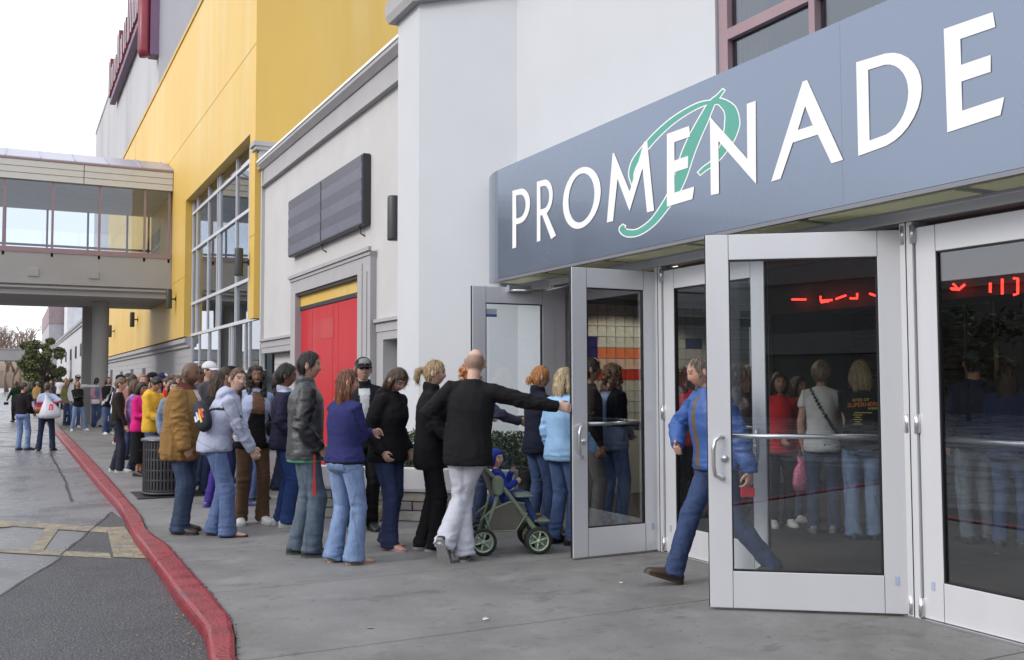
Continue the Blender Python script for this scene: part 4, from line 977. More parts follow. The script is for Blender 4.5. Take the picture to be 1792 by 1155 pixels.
        if near:
            for k_, (ox, ln) in enumerate(((.031,.072),(.0105,.080),(-.0105,.074),(-.030,.058))):
                p = W_+fd*hsz*.085+sd*hsz*ox; d_ = fd+sd*ox*1.6; pts_ = [p]; ang = .18+.05*k_
                for q in range(3):
                    ang += cu*(.55,.75,.55)[q]; dd_ = fd*math.cos(ang)+pn*math.sin(ang)+sd*ox*2.2; dd_ /= np.linalg.norm(dd_); p = p+dd_*hsz*ln*(.42,.32,.26)[q]; pts_.append(p)
                B.tube(pts_, [hsz*.0098,hsz*.0092,hsz*.0086,hsz*.0072], 8)
            p = W_+fd*hsz*.025+sd*hsz*.028; q1 = p+(fd*.55+sd*.75+pn*.25)*hsz*.036; q2 = q1+(fd*.85+sd*.15+pn*.4)*hsz*.034; q3 = q2+(fd*.9-sd*.1+pn*.3)*hsz*.024
            B.tube([p,q1,q2,q3],[hsz*.014,hsz*.0125,hsz*.0105,hsz*.008],8)
        else:
            B.loft([ell(W_+fd*hsz*q+pn*hsz*o_, Rm, hsz*a_, hsz*b_, 8) for q,o_,a_,b_ in ((.08,0,.040,.013),(.12,.012,.038,.013),(.155,.035,.030,.011))])
        hp_, kn, an, to, lift = legs[g]
        B.tube([hp_+np.array([0,0,.03*s]), hp_, (hp_+kn)/2, kn, kn*.55+an*.45, an], [s*.07*fat,s*.075*fat,s*.062*fat,s*.048,s*.046,s*.032], 12)
        fdir = np.array([math.sin(to*1)*1.0, math.cos(to), 0]); pit = sp.get('pitR' if g > 0 else 'pitL', None)
        if pit is None: pit = -min(1.1, lift*3.2)
        else: pit = rad(pit)
        fdir = fdir*math.cos(pit)+np.array([0,0,math.sin(pit)]); fup = np.cross(np.cross(fdir,[0,0,1.]),fdir); fup /= np.linalg.norm(fup); fsd = np.cross(fdir, fup)
        Rf = np.stack([fsd, fup, fdir], 1); heel = an-fup*s*.055
        B.loft([ell(heel+fdir*s*q+fup*s*o_, Rf, s*a_, s*b_, 10) for q,o_,a_,b_ in ((-.058,.010,.020,.022),(-.03,.012,.030,.040),(.03,.012,.033,.040),(.09,.000,.040,.028),(.14,-.008,.043,.018),(.175,-.012,.034,.014),(.19,-.014,.018,.010))])
        legs[g] = (hp_, kn, an, to, lift, heel, fdir, fup, Rf)
    skin = np.array(sp.get('skin', (.50,.30,.22))); hcol = np.array(sp.get('hairc', (.06,.035,.022)))
    lip = skin*np.array([.95,.62,.60]) if skin[0] > .2 else skin*np.array([1.1,.75,.75]); smile = sp.get('smile', 0); scalp = sp.get('scalp')
    def fin_body(P, N, skin=skin, lip=lip, hcol=hcol, scalp=scalp, smile=smile, hc=hc, Rh=Rh, s=s, hs=hs, fw=fw, sp=sp):
        C = np.tile(skin, (len(P),1)); q = ((P-hc)@Rh)/(s*hs); x, y, z = q[:,0]/fw, q[:,1], q[:,2]; ax = abs(x); f = (y > .035)&(ax < .075)&(abs(z) < .12)
        def put(m, c, k=1.0): C[m] = C[m]*(1-k)+np.array(c)*k
        near_h = np.linalg.norm(q, axis=1) < .17
        put(f&near_h&(gs(ax,.045,.022)*gs(z,-.03,.025) > .35), skin*np.array([1.08,.86,.84]), .6)
        put(f&(((x/.026)**2+((z+.062)/.013)**2) < 1), lip, .8)
        if smile: put(f&(((x/.024)**2+((z+.060)/.0075)**2) < 1), (.62,.58,.54), .85)
        put(f&((((ax-.031)/.016)**2+((z-.013)/.0085)**2) < 1), (.30,.26,.24) if skin[0] > .2 else (.22,.18,.16), .75)
        put(f&((((ax-.031)/.0085)**2+((z-.013)/.0075)**2) < 1), (.02,.015,.012), .92)
        put(f&(ax > .012)&(ax < .05)&(abs(z-.034+.12*(ax-.03)**2*20) < .006), hcol*.8, .7)
        put(f&(gs(ax,.011,.006)*gs(z,-.040,.005) > .5), skin*.45, .6)
        if scalp is not None:
            hl = np.interp(np.degrees(np.arctan2(ax, y)), [0,32,52,68,80,98,112,180], [.064,.058,.045,-.005,-.012,.02,-.07,-.07]) if scalp[3] < 2 else np.interp(np.degrees(np.arctan2(ax,y)), [0,60,85,105,125,180], [.3,.3,.035,.0,-.06,-.065])
            m = np.clip((z-hl)/.02+.5, 0, 1)*near_h
            if scalp[3] >= 2: m = m*np.clip((.075-z)/.03, 0, 1)
            C[:] = C*(1-m[:,None]*.8)+np.array(scalp[:3])*m[:,None]*.8
        if sp.get('beard') is not None:
            m = near_h&(z < -.045)&(y > -.02)&(z > -.125); put(m, sp['beard'], .45)
        C *= (1+.05*vn(P,40))[:,None]
        return None, C
    queue(B, 'body', m_skin, root, vb, 1, fin_body)
    # --- top garment
    top = sp.get('top')
    if top:
        J = MB(); th = top.get('th', .012); hem = top.get('hem', -.12); ln = top.get('puff', 1.0); bust = .02 if fem else 0; belly = top.get('belly', 0)
        TR = [(hem-.01,.172,.128),(hem+.025,.180,.134),(0,.178,.132),(.10,.165,.124),(.20,.164,.124),(.30,.172,.130),(.38,.166,.124),(.43,.146,.110),(.475,.108,.085),(.515,.074,.068),(.540,.058,.056)]
        TR = [r for r in TR if r[0] <= hem+.03 or r[0] > hem+.06]
        rings = []
        for t,ru,rv in TR:
            b = bust*gs(t,.32,.08)+belly*gs(t,.08,.12); c = sp_at(t)+s*(Rk(t)@np.array([0,b*.6,0])); hb = (.012 if fem else 0)*gs(t,-.08,.1)
            rings.append(ell(c, Rk(t), s*(ru*(.35+.65*fat)*ln*((.94-.085*math.exp(-((t-.13)/.09)**2)) if fem else 1.0)+hb*2+th-.010), s*(rv*fat*ln+b*.6+hb+th-.010), 24, .92))
        J.loft(rings); sl = top.get('sleeve', 1.0); slr = top.get('slr', 1.0)
        for g in (1,-1):
            S, E_, W_ = arms[g]
            J.tube([T((0,-.005,.498)), T((g*shw*.55,-.008,.474)), S], [s*.046,s*.052,s*.058*slr], 12)
            pts_ = [S*.65+T((0,0,.42))*.35, S, S*.72+E_*.28, S*.4+E_*.6, E_, E_*.72+W_*.28, E_*.35+W_*.65, E_*.04+W_*.96]; rr = [.066,.066,.062,.057,.054,.052,.046,.040]
            n_ = 8
            if sl < 1: n_ = 4; pts_ = pts_[:3]+[S*.5+E_*.5]; rr = [.068,.070,.066,.062]
            J.tube(pts_[:n_], [s*(r*slr*(.5+.5*fat)+th-.012) for r in rr[:n_]], 14)
            if sl >= 1 and not top.get('nocuff'): J.tube([E_*.10+W_*.90, W_*1.0+(W_-E_)/np.linalg.norm(W_-E_)*s*.012], [s*.044*slr, s*.041*slr], 12)
        if top.get('collar'):
            ch = top['collar']; J.lathe([(.0,-.02),(.070,-.02),(.078,.02),(.074,ch),(.064,ch+.004),(.0,ch-.03)], (0,0,0), 20); k0 = len(J.v)-6*20
            R_ = Rt@rx(-.25); J.v[k0:] = [tuple(neckb+s*(R_@(np.array(v)*np.array([1,1.05,1])+np.array([0,-.004,-.008])))) for v in J.v[k0:]]
        if top.get('hood'):
            J.loft([ell(neckb+s*(Rt@np.array([0,y_,z_])), Rt, s*a_, s*b_, 16) for y_,z_,a_,b_ in ((-.10,-.13,.05,.02),(-.105,-.10,.10,.038),(-.095,-.05,.125,.055),(-.065,-.005,.118,.072),(-.04,.030,.095,.070),(-.035,.045,.07,.05))])
        if top.get('skirt'):
            t0 = top['skirt']
        colr = np.array(top['c']); paint = top.get('paint'); mt = MATK[top.get('m','cloth')]; wr_ = top.get('wr', 1.0); seed = random.random()*50
        A_ = {g: arms[g] for g in arms}
        def fin_top(P, N, colr=colr, paint=paint, wr_=wr_, seed=seed, A_=A_, Pv=Pv, Rt=Rt, s=s, fat=fat, hem=hem, near=near, zip_=top.get('zip'), pkt=top.get('pocket')):
            q = (P-Pv)@Rt/s; ds = []
            for g in (1,-1):
                S, E_, W_ = A_[g]
                for a, b in ((S,E_),(E_,W_)):
                    ab = b-a; t = np.clip(((P-a)@ab)/(ab@ab), 0, 1); ds.append(np.linalg.norm(P-a-t[:,None]*ab, axis=1))
            slv = (np.min(ds, 0) < s*.088)&((abs(q[:,0]) > .165*fat)|(q[:,1] > .12+.03*fat)|(q[:,1] < -.16))
            # folds
            Rd = rz_(.5)@rx(.6); Q1 = P@Rd
            f1 = vn(P*np.array([1,1,.6]), 6, seed)
            el_ = np.zeros(len(P))
            for g in (1,-1):
                E_ = A_[g][1]; el_ += np.exp(-(np.linalg.norm(P-E_, axis=1)/(s*.13))**2)
            hemz = np.exp(-((q[:,2]-hem-.05)/.06)**2)
            W1 = P+.035*np.stack([vn(P,5,seed+21),vn(P,5,seed+31),vn(P,5,seed+41)],1)
            rid = np.clip(1-abs(vn(W1*np.array([1,1,.28]), 13, seed+3))*2.6, -.3, 1)
            ridd = np.clip(1-abs(vn((W1@Rd)*np.array([1,.4,1.6]), 8, seed+5))*2.6, -.3, 1)
            rid2 = np.clip(1-abs(vn(W1*np.array([1,1,2.6]), 12, seed+17))*2.2, -.4, 1)
            sl_ = slv.astype(float)
            amp = .72*s*wr_*(.0050*f1+.0050*rid*(1-.6*sl_)*(.5+.5*np.clip(.35-q[:,2],0,.5)*2)+.0062*ridd*(.7+.5*sl_)+.0125*rid2*np.clip(el_+.55*hemz+.35*sl_,0,1.1))
            P2 = P+N*amp[:,None]*(1.0 if near else .8)
            C = np.tile(colr, (len(P),1))
            if paint is not None: C = paint(q, slv, C, P)
            if near:
                nsl = ~slv
                C[nsl&(abs(q[:,2]-hem-.045) < .005)] *= .62
                if zip_: C[nsl&(abs(q[:,0]) < .006)&(q[:,1] > .03)] *= .5
                C[(abs(abs(q[:,0])-.168*fat) < .006)&(q[:,2] > .22)] *= .68
                for g in (1,-1):
                    S, E_, W_ = A_[g]; ab = W_-E_; t = ((P-E_)@ab)/(ab@ab); C[slv&(abs(t-.86) < .02)&(np.linalg.norm(P-W_,axis=1) < .12*s)] *= .66
                if pkt:
                    for x0, z0, x1, z1 in pkt:
                        ins = nsl&(q[:,1] > 0)&(q[:,0] > x0)&(q[:,0] < x1)&(q[:,2] > z0)&(q[:,2] < z1); ed = ins&((q[:,0] < x0+.009)|(q[:,0] > x1-.009)|(q[:,2] < z0+.009)|(q[:,2] > z1-.012)); C[ed] *= .55
            return P2, C
        queue(J, top.get('name','jacket'), mt, root, vb*1.25, 2, fin_top, top.get('label'))
    # --- legs garment
    bot = sp.get('bot')
    if bot:
        L = MB(); lw = bot.get('lw', 1.0); fl = 1+(bot.get('flare', 1.0)-1)*.55; th = .010; wz = bot.get('waist', .06); bum = .020 if fem else .008
        if bot.get('skirt'):
            zz = bot['skirt']; L.loft([ell(Pv+np.array([0,0,s*t]), I3, s*a_*fat, s*b_*fat, 22) for t,a_,b_ in ((wz,.165,.12),(-.04,.18,.135),(-.2,.19,.15),(zz,.20*fl,.16*fl))])
        else:
            L.loft([ell(sp_at(t)+np.array([0,-bum*gs(t,-.06,.06)*s,0]), Rk(t), s*(a_*(.35+.65*fat)), s*(b_*fat+bum*.8*gs(t,-.07,.06)), 22) for t,a_,b_ in ((wz,.140,.095),(.0,.148,.102),(-.06,.170 if fem else .163,.117),(-.11,.165,.112),(-.145,.10,.07))])
            for g in (1,-1):
                hp_, kn, an = legs[g][:3]
                hem_ = an+(an-kn)/np.linalg.norm(an-kn)*s*bot.get('len', .045); hem_[2] = max(hem_[2], .022)
                pts_ = [hp_+np.array([-g*.01,0,.04])*s, hp_, hp_*.6+kn*.4, hp_*.2+kn*.8, kn, kn*.65+an*.35, kn*.25+an*.75, an, hem_]
                lw = .5+.5*lw; rr = [.084,.089,.080,.067,.061*lw,.061*lw,.057*lw*(.5+.5*fl),.058*lw*fl,.062*lw*fl]
                L.tube(pts_, [s*(r*(.35+.65*fat))+.006 for r in rr], 16)
        colr = np.array(bot['c']); mt = MATK[bot.get('m','denim')]; seed2 = random.random()*50; wr_ = bot.get('wr', 1.0); bp = bot.get('paint'); den = bot.get('m','denim') == 'denim'
        LG = {g: legs[g] for g in legs}
        def fin_bot(P, N, colr=colr, LG=LG, wr_=wr_, bp=bp, den=den, seed2=seed2, Pv=Pv, s=s):
            kn_ = np.zeros(len(P)); an_ = np.zeros(len(P)); ls = np.zeros(len(P)); fade = np.zeros(len(P))
            for g in (1,-1):
                hp_, kn, an = LG[g][:3]
                kn_ += np.exp(-(np.linalg.norm(P-kn, axis=1)/(s*.13))**2); an_ += np.exp(-(np.linalg.norm(P-an, axis=1)/(s*.15))**2)
                mid = hp_*.5+kn*.5; fade += np.exp(-((np.linalg.norm((P-mid)*np.array([1.3,1,.55]), axis=1))/(s*.14))**2)
            W1 = P+.03*np.stack([vn(P,6,seed2+21),vn(P,6,seed2+31),vn(P,6,seed2+41)],1); rid = np.clip(1-abs(vn(W1*np.array([1,1,.3]), 11, seed2))*2.6,-.3,1); rid2 = np.clip(1-abs(vn(W1*np.array([.7,.7,2.3]), 11, seed2+7))*2.3,-.4,1)
            cr = np.exp(-((P[:,2]-Pv[2]+.10*s)/(s*.07))**2)
            amp = .68*s*wr_*(.0040*vn(P,7,seed2)+.0038*rid+.0150*rid2*np.clip(an_+.8*kn_+.6*cr,0,1.1))
            P2 = P+N*amp[:,None]
            C = np.tile(colr, (len(P),1))
            if den:
                k = np.clip(fade*.55+.25*kn_, 0, 1)*(.6+.4*vn(P*np.array([1,1,.5]),6,seed2)); C = C*(1+(.55*k)[:,None]); C *= (1-.18*np.clip(-rid2,0,1)*np.clip(an_+kn_,0,1))[:,None]
                q = (P-Pv)/s
                for g in (1,-1):
                    bx = abs(q[:,0]-g*.085); inside = (bx < .052)&(q[:,2] < -.005)&(q[:,2] > -.135)&(q[:,1] < -.03); edge = inside&((bx > .043)|(q[:,2] > -.018)|(q[:,2] < -.122)); C[edge] *= .62
                C[(abs(q[:,1]+.0) < .006)&(abs(q[:,0]) > .10)] *= .72
            if bp is not None: C = bp((P-Pv)/s, C, P)
            return P2, C
        queue(L, bot.get('name', 'jeans' if den else 'trousers'), mt, root, vb*1.3, 2, fin_bot, bot.get('label'))
    # --- shoes
    sh_ = sp.get('shoe', dict(c=(.03,.03,.03)))
    if sh_:
        for g in (1,-1):
            hp_, kn, an, to, lift, heel, fdir, fup, Rf = legs[g]; K = MB(); flop = sh_.get('flop'); sole = heel-fup*s*.030
            def lowr(q, zo, a_, b_): return ell(sole+fdir*s*q+fup*s*zo, Rf, s*a_, s*b_, 14, .8)
            if flop:
                for (z0, z1) in ((.002,.020),):
                    pr = ((-.075,.020),(-.05,.036),(.0,.036),(.08,.044),(.14,.048),(.185,.040),(.205,.018)); T_ = []
                    for q, a_ in pr: T_.append((sole+fdir*s*q-Rf[:,0]*s*a_, sole+fdir*s*q+Rf[:,0]*s*a_))
                    poly = [t[0]+fup*s*.0 for t in T_]+[t[1] for t in T_[::-1]]; K.prism(poly, fup*s*.020)
                K.tube([sole+fdir*s*.13+fup*s*.03, sole+fdir*s*.09+Rf[:,0]*s*.030+fup*s*.048, sole+fdir*s*.02+Rf[:,0]*s*.046+fup*s*.02], s*.006, 6)
                K.tube([sole+fdir*s*.13+fup*s*.03, sole+fdir*s*.09-Rf[:,0]*s*.030+fup*s*.048, sole+fdir*s*.02-Rf[:,0]*s*.046+fup*s*.02], s*.006, 6)
                o_ = K.build('flip_flop', None, root, local=True); nm = 'flip_flop'
            else:
                K.loft([lowr(-.088,.034,.016,.018),lowr(-.082,.036,.034,.034),lowr(-.04,.050,.041,.052),lowr(.02,.052,.043,.054),lowr(.07,.042,.046,.042),lowr(.13,.032,.050,.032),lowr(.18,.026,.045,.024),lowr(.205,.022,.028,.018),lowr(.212,.02,.012,.010)])
                nu = len(K.v)
                pr = ((-.092,.022),(-.06,.040),(.0,.042),(.08,.050),(.14,.054),(.19,.045),(.215,.020)); T_ = [(sole+fdir*s*q-Rf[:,0]*s*a_, sole+fdir*s*q+Rf[:,0]*s*a_) for q, a_ in pr]
                K.prism([t[0]-fup*s*.002 for t in T_]+[t[1]-fup*s*.002 for t in T_[::-1]], fup*s*.022)
                o_ = K.build('shoe', None, root, local=True)
            me = o_.data; me.materials.append(m_shoe); C = np.tile(np.array(sh_['c'],float), (len(me.vertices),1)); C[ (nu if not flop else 0):] = sh_.get('sole', sh_['c']); setcol(me, C)
    # --- hair
    hst = sp.get('hair'); 
    if hst:
        Hh = MB(); hv = vb; L_ = sp.get('hlen', .25); fr_ = sp.get('fringe', .062); th = .65*sp.get('hth', .014)
        Ry = Rt@rz_(-hy)                                    # hanging parts follow the turn of the head, not its nod
        g_yaw = math.atan2(Rh[0,1], Rh[1,1]); Rw = rz_(-g_yaw)
        def hp3(v): return hc+s*hs*(Rh@np.array(v, float))
        if hst != 'none': Hh.loft([hc+s*hs*(r@Rh.T) for r in hair_shell(th, fr_, sp.get('sideb', -.012), sp.get('nape', -.085), bulk=sp.get('bulk', 0))])
        if hst == 'long':
            top_ = hp3((0,-.045,.02)); N_ = 9; rings = []
            for k in range(N_):
                f_ = k/(N_-1); dz = f_*L_; p = top_+s*(Rw@np.array([0,-.028*math.sin(min(1,f_*1.4)*1.57)-(lean*.0),0]))-np.array([0,0,dz*s])
                wd = .082+.018*math.sin(f_*2.6)-.012*f_; rings.append(ell(p, Rw, s*wd, s*(.058-.024*f_), 18))
            Hh.loft([ell(hp3((0,-.03,.075)), Rh, s*.06, s*.06, 18)]+rings)
            for g in (1,-1):
                if sp.get('sidehair', 1): Hh.tube([hp3((g*.074,.012,.045)), hp3((g*.086,.004,-.02)), hp3((g*.088,-.005,-.08)), hp3((g*.086,0,-.08))-np.array([0,0,s*max(.02,(L_-.12)*.7)])], [s*.018,s*.024,s*.026,s*.016], 8)
        elif hst == 'bob':
            top_ = hp3((0,-.035,.02)); rings = []
            for k in range(7):
                f_ = k/6; rings.append(ell(hp3((0,-.035-.008*f_,.03-f_*.16)), Rh, s*hs*(.084+.012*math.sin(f_*2.4)), s*hs*(.071-.006*f_), 18))
            Hh.loft(rings)
            for g in (1,-1): Hh.tube([hp3((g*.070,.030,.06)), hp3((g*.086,.026,.0)), hp3((g*.086,.020,-.075))], [s*.016,s*.022,s*.020], 8)
        elif hst == 'curly':
            for k in range(int(sp.get('curls', 90))):
                a = random.uniform(0.62,math.pi)*random.choice((-1,1)); zz = random.uniform(-L_,.10); r_ = .098 if zz > -.1 else .105
                p = hp3((r_*math.sin(a)*(.95 if zz < .05 else .65), r_*math.cos(a)*(1.05 if zz < .05 else .75)-.01, zz)); Hh.tube([p, p+np.array([random.uniform(-.025,.025),random.uniform(-.025,.025),-.03])*s],[s*random.uniform(.012,.022),s*.014],6)
        elif hst in ('ponytail','bun'):
            b = hp3((0,-.112,.03)) if sp.get('tail_low') is None else hp3((0,-.10,-.03))
            if hst == 'ponytail':
                Hh.tube([b+s*(Rh@np.array([0,.03,0])), b, b+s*(Rw@np.array([0,-.045,-.01])), b+s*(Rw@np.array([0,-.06,-.09])), b+s*(Rw@np.array([0,-.045,-L_]))], [s*.02,s*.026,s*.032,s*.032,s*.008], 10)
            else: Hh.tube([b+s*(Rh@np.array([0,.03,0])), b, b+s*(Rh@np.array([0,-.018,0])), b+s*(Rh@np.array([0,-.045,-.01])), b+s*(Rh@np.array([0,-.058,-.01]))], [s*.020,s*.018,s*.038,s*.036,s*.012], 10)
        hseed = random.random()*60; h2 = np.array(sp.get('hair2', hcol*1.5))
        def fin_hair(P, N, hcol=hcol, h2=h2, hseed=hseed, hc=hc, Rw=Rw, s=s, hst=hst):
            q = (P-hc)@Rw/s; az = np.arctan2(q[:,0], q[:,1]+.02); st_ = np.stack([np.cos(az)*5, np.sin(az)*5, q[:,2]*(3 if hst != 'curly' else 30)], 1)
            n1 = vn(st_, 2.2, hseed); n2 = vn(st_, 5.0, hseed+5); am = .0055 if hst != 'curly' else .010
            P2 = P+N*(s*am*(n1*.6+n2*.5))[:,None]; k = np.clip(.5+.8*n2*.6+.4*n1, 0, 1)
            return P2, hcol*(1-k[:,None]*.75)+h2*(k[:,None]*.75)
        queue(Hh, sp.get('hairname','hair'), m_hair if 'hairname' not in sp else m_cloth, root, hv, 1, fin_hair)
    # --- cap and glasses
    cp = sp.get('cap')
    if cp:
        K = MB(); rings = []
        for k in range(9):
            e = math.radians(6+84*k/8); rings.append(np.stack([.089*math.cos(e)*np.sin(AZ), .110*math.cos(e)*np.cos(AZ)-.004, np.full(NA,.040+.092*math.sin(e))],1))
        K.loft([hc+s*hs*(r@Rh.T) for r in [rings[0]*np.array([.97,.97,1])-np.array([0,0,.02])]+rings])
        o_ = K.build('cap', None, root, local=True); o_.data.materials.append(m_cloth)
        C = np.tile(np.array(cp['c'],float),(len(o_.data.vertices),1)); P = (coords(o_.data)-hc)@Rh/(s*hs)
        if 'front' in cp: C[(P[:,1] > .055)&(abs(P[:,0]) < .055)&(P[:,2] > .05)] = cp['front']
        setcol(o_.data, C)
        K = MB(); T_ = []; n_ = 9
        for k in range(n_):
            a = -1+2*k/(n_-1); T_.append((np.array([.080*a,.095*math.sqrt(max(0,1-(a*.84)**2))-.004,.030]), np.array([.076*a,.165-.055*a*a,.016-.014*a*a])))
        for a, b in zip(T_[:-1], T_[1:]):
            Q = [hc+s*hs*(Rh@v) for v in (a[0],b[0],b[1],a[1])]; K.prism(Q, Rh@np.array([0,0,.006])*s)
        o2 = K.build('cap_brim', None, o_, local=True); o2.data.materials.append(m_cloth); setcol(o2.data, np.tile(np.array(cp.get('brim',cp['c']),float),(len(o2.data.vertices),1)))
    if sp.get('glasses'):
        K = MB(); gc = sp['glasses']
        for g in (1,-1):
            c = np.array([g*.031,.094,.012]); ring = [c+np.array([.020*math.cos(a),-.006*abs(math.cos(a))*(1 if g*math.cos(a) > 0 else 0),.014*math.sin(a)]) for a in np.linspace(0,2*math.pi,13)]
            if gc == 'dark': K.prism([hc+s*hs*(Rh@p) for p in ring[:-1]], Rh@np.array([0,.004,0])*s)
            else: K.tube([hc+s*hs*(Rh@p) for p in ring], s*.0022, 5)
            K.tube([hc+s*hs*(Rh@np.array(p)) for p in ((g*.050,.088,.016),(g*.074,.04,.014),(g*.078,-.005,.012))], s*.0028, 5)
        K.tube([hc+s*hs*(Rh@np.array(p)) for p in ((-.012,.100,.016),(.012,.100,.016))], s*.0025, 5)
        K.build('glasses', m_black, root, local=True)
    info = dict(root=root, s=s, hc=hc, Rh=Rh, Rt=Rt, Pv=Pv, arms=arms, T=T, Rk=Rk, sp_at=sp_at, legs=legs, face=-face, base=base, fat=fat)
    if sp.get('key'): PEOPLE[sp['key']] = info
    return info
def wpt(info, v):
    """local point of a figure -> world"""
    return np.array(info['base'])+rz_(info['face'])@np.array(v, float)
# paint functions (garment pattern in torso coordinates: x right, y front, z up from the pelvis, metres at 1.75 m)
def panel(col, wt, wb, z0=-.3, z1=.6):
    def f(q, slv, C, P):
        wd = wb+(wt-wb)*np.clip((q[:,2]-0)/.5, 0, 1); m = (q[:,1] > .02)&(abs(q[:,0]) < wd)&~slv&(q[:,2] > z0)&(q[:,2] < z1); C[m] = col; return C
    return f
def chain(*fs):
    def f(q, slv, C, P):
        for g in fs: C = g(q, slv, C, P)
        return C
    return f
def stripe(cols, z0, z1):
    def f(q, slv, C, P):
        n = len(cols); k = np.floor((q[:,2]-z0)/(z1-z0)*n).astype(int); m = (k >= 0)&(k < n)
        for i, c in enumerate(cols):
            if c is not None: C[m&(k == i)] = c
        return C
    return f
def sleevecol(col):
    def f(q, slv, C, P): C[slv] = col; return C
    return f
def band(col, z0, z1):
    def f(q, slv, C, P): m = (q[:,2] > z0)&(q[:,2] < z1)&~slv; C[m] = col; return C
    return f
def frontprint(col, xw, z0, z1, back=False):
    def f(q, slv, C, P):
        m = ((q[:,1] < -.02) if back else (q[:,1] > .02))&(abs(q[:,0]) < xw)&(q[:,2] > z0)&(q[:,2] < z1)&~slv&(vn(P,60) > -.1); C[m] = col; return C
    return f
def zipline(col, w=.008):
    def f(q, slv, C, P): m = (q[:,1] > .04)&(abs(q[:,0]) < w)&~slv; C[m] = col; return C
    return f
# ================================================================== the people
DK, MD, LT, GY = (.030,.042,.085), (.055,.085,.175), (.15,.215,.36), (.085,.105,.125)
BLK, NAVY, WHT = (.011,.011,.013), (.014,.017,.045), (.55,.56,.58)
PALE, FAIR, TANS, BRN, DBR = (.56,.36,.28), (.50,.31,.23), (.40,.23,.15), (.20,.105,.062), (.12,.062,.036)
H_BLK, H_DBR, H_BRN, H_AUB, H_BLO, H_RED, H_GRY = (.010,.008,.007), (.035,.020,.012), (.075,.042,.022), (.085,.028,.014), (.34,.23,.11), (.40,.15,.045), (.16,.15,.14)
WS = dict(c=(.60,.60,.60), sole=(.5,.5,.48)); BS = dict(c=(.018,.017,.017)); BR = dict(c=(.06,.035,.022), sole=(.02,.02,.02)); FF = dict(c=(.42,.22,.24), flop=1)
GQ = 'people queueing along the sidewalk'; GL = 'people seen inside the lobby'; GF = 'people farther back on the sidewalk'; GR = 'people standing in the road'
def P_(**k): return person(k)

# --- the front of the queue
dz = onY(990,716,7.19)
P_(key='bald', label='bald man in black sweatshirt and pale sweatpants holding the glass door open', at=(819,982), H=1.79, w=1.10, fa=12, group=GQ, side=5, lean=3, head=(-14,6,0), skin=PALE, scalp=(.21,.135,.095,2), facew=1.02,
   feet=((-.17,-.11,10,.085),(-.035,.02,-4,0)), armRw=(4.235,7.165,float(dz[2]),.2,-.6,-.9), armL='hip', handR=((-.2,.9,-.2),(1,.25,-.15)), pitR=-62,
   top=dict(c=BLK, hem=-.16, puff=1.08, name='sweatshirt', slr=1.08), bot=dict(c=(.50,.51,.58), m='cloth', lw=1.35, flare=1.25, name='sweatpants', wr=1.3), shoe=dict(c=(.035,.034,.034), sole=(.25,.25,.25)))
P_(label='blonde woman with ponytail in long black coat facing the door', at=(752,962), H=1.70, fa=92, fem=True, group=GQ, lean=2, head=(4,2,0), skin=PALE, hair='ponytail', hlen=.14, hairc=(.27,.19,.10), hair2=(.45,.33,.18),
   feet=((.08,.05,10,0),(-.07,-.07,-6,0)), armR=(.13,.27,1.02,.5,-1,-.3), armL=(-.05,.28,1.0,-.5,-1,-.3), w=.98,
   top=dict(c=BLK, hem=-.20, puff=1.05, collar=.055, name='coat', th=.018, zip=1), bot=dict(c=(.010,.010,.011), m='cloth', lw=1.15, flare=1.25, name='trousers', len=.06), shoe=dict(c=(.02,.02,.022), sole=(.35,.35,.33)))
P_(label='curly redhead woman mostly hidden behind the bald man', hd=(822,633,9.9), fa=60, fem=True, group=GQ, skin=PALE, hair='curly', hlen=.10, curls=70, hairc=H_RED, hair2=(.5,.22,.08), armL=(-.25,.35,1.15), armR=(.3,.42,1.13,.4,-1,-.6), top=dict(c=(.05,.05,.08), name='shirt'), bot=dict(c=DK), shoe=BS)
P_(label='dark haired woman in black hoodie and flip-flops looking down', at=(678,958), H=1.67, fa=128, fem=True, group=GQ, w=1.08, lean=6, head=(10,32,6), skin=FAIR, hair='bob', hth=.016, hairc=H_DBR, hair2=(.10,.06,.035), armR='pocket', armL='pocket', feet=((.09,.10,4,0),(-.10,-.08,0,0)),
   top=dict(c=BLK, hood=1, hem=-.13, puff=1.08, name='hoodie', slr=1.1), bot=dict(c=(.026,.036,.085), lw=1.05, flare=1.5, len=.065), shoe=dict(c=(.42,.22,.25), flop=1))
P_(label='smiling man in black cap and sunglasses facing the camera', at=(634,928), H=1.75, fa=172, group=GQ, head=(0,-3,0), skin=FAIR, smile=1, hair='short', hairc=H_GRY, cap=dict(c=(.018,.018,.02), front=(.22,.22,.23)), glasses='dark', armR='down', armL='pocket',
   top=dict(c=(.014,.014,.018), paint=panel(WHT,.06,.012,.12,.485), collar=.045, puff=1.05, name='jacket'), bot=dict(c=BLK, m='cloth'), shoe=BS)
P_(label='woman with long auburn hair and blue fleece seen from behind', at=(602,985), H=1.61, fa=52, fem=True, w=1.10, group=GQ, head=(30,4,0), skin=FAIR, hair='long', hlen=.34, hth=.016, hairc=H_AUB, hair2=(.20,.075,.035), armR='crossed', armL='crossed', feet=((.12,.02,14,0),(-.12,-.02,-12,0)),
   top=dict(c=(.028,.032,.12), hem=-.05, puff=1.05, name='fleece', zip=1, paint=band((.012,.012,.014),-.2,-.035)), bot=dict(c=(.165,.235,.39), lw=1.12, flare=1.65, len=.075), shoe=dict(c=(.30,.20,.16), flop=1))
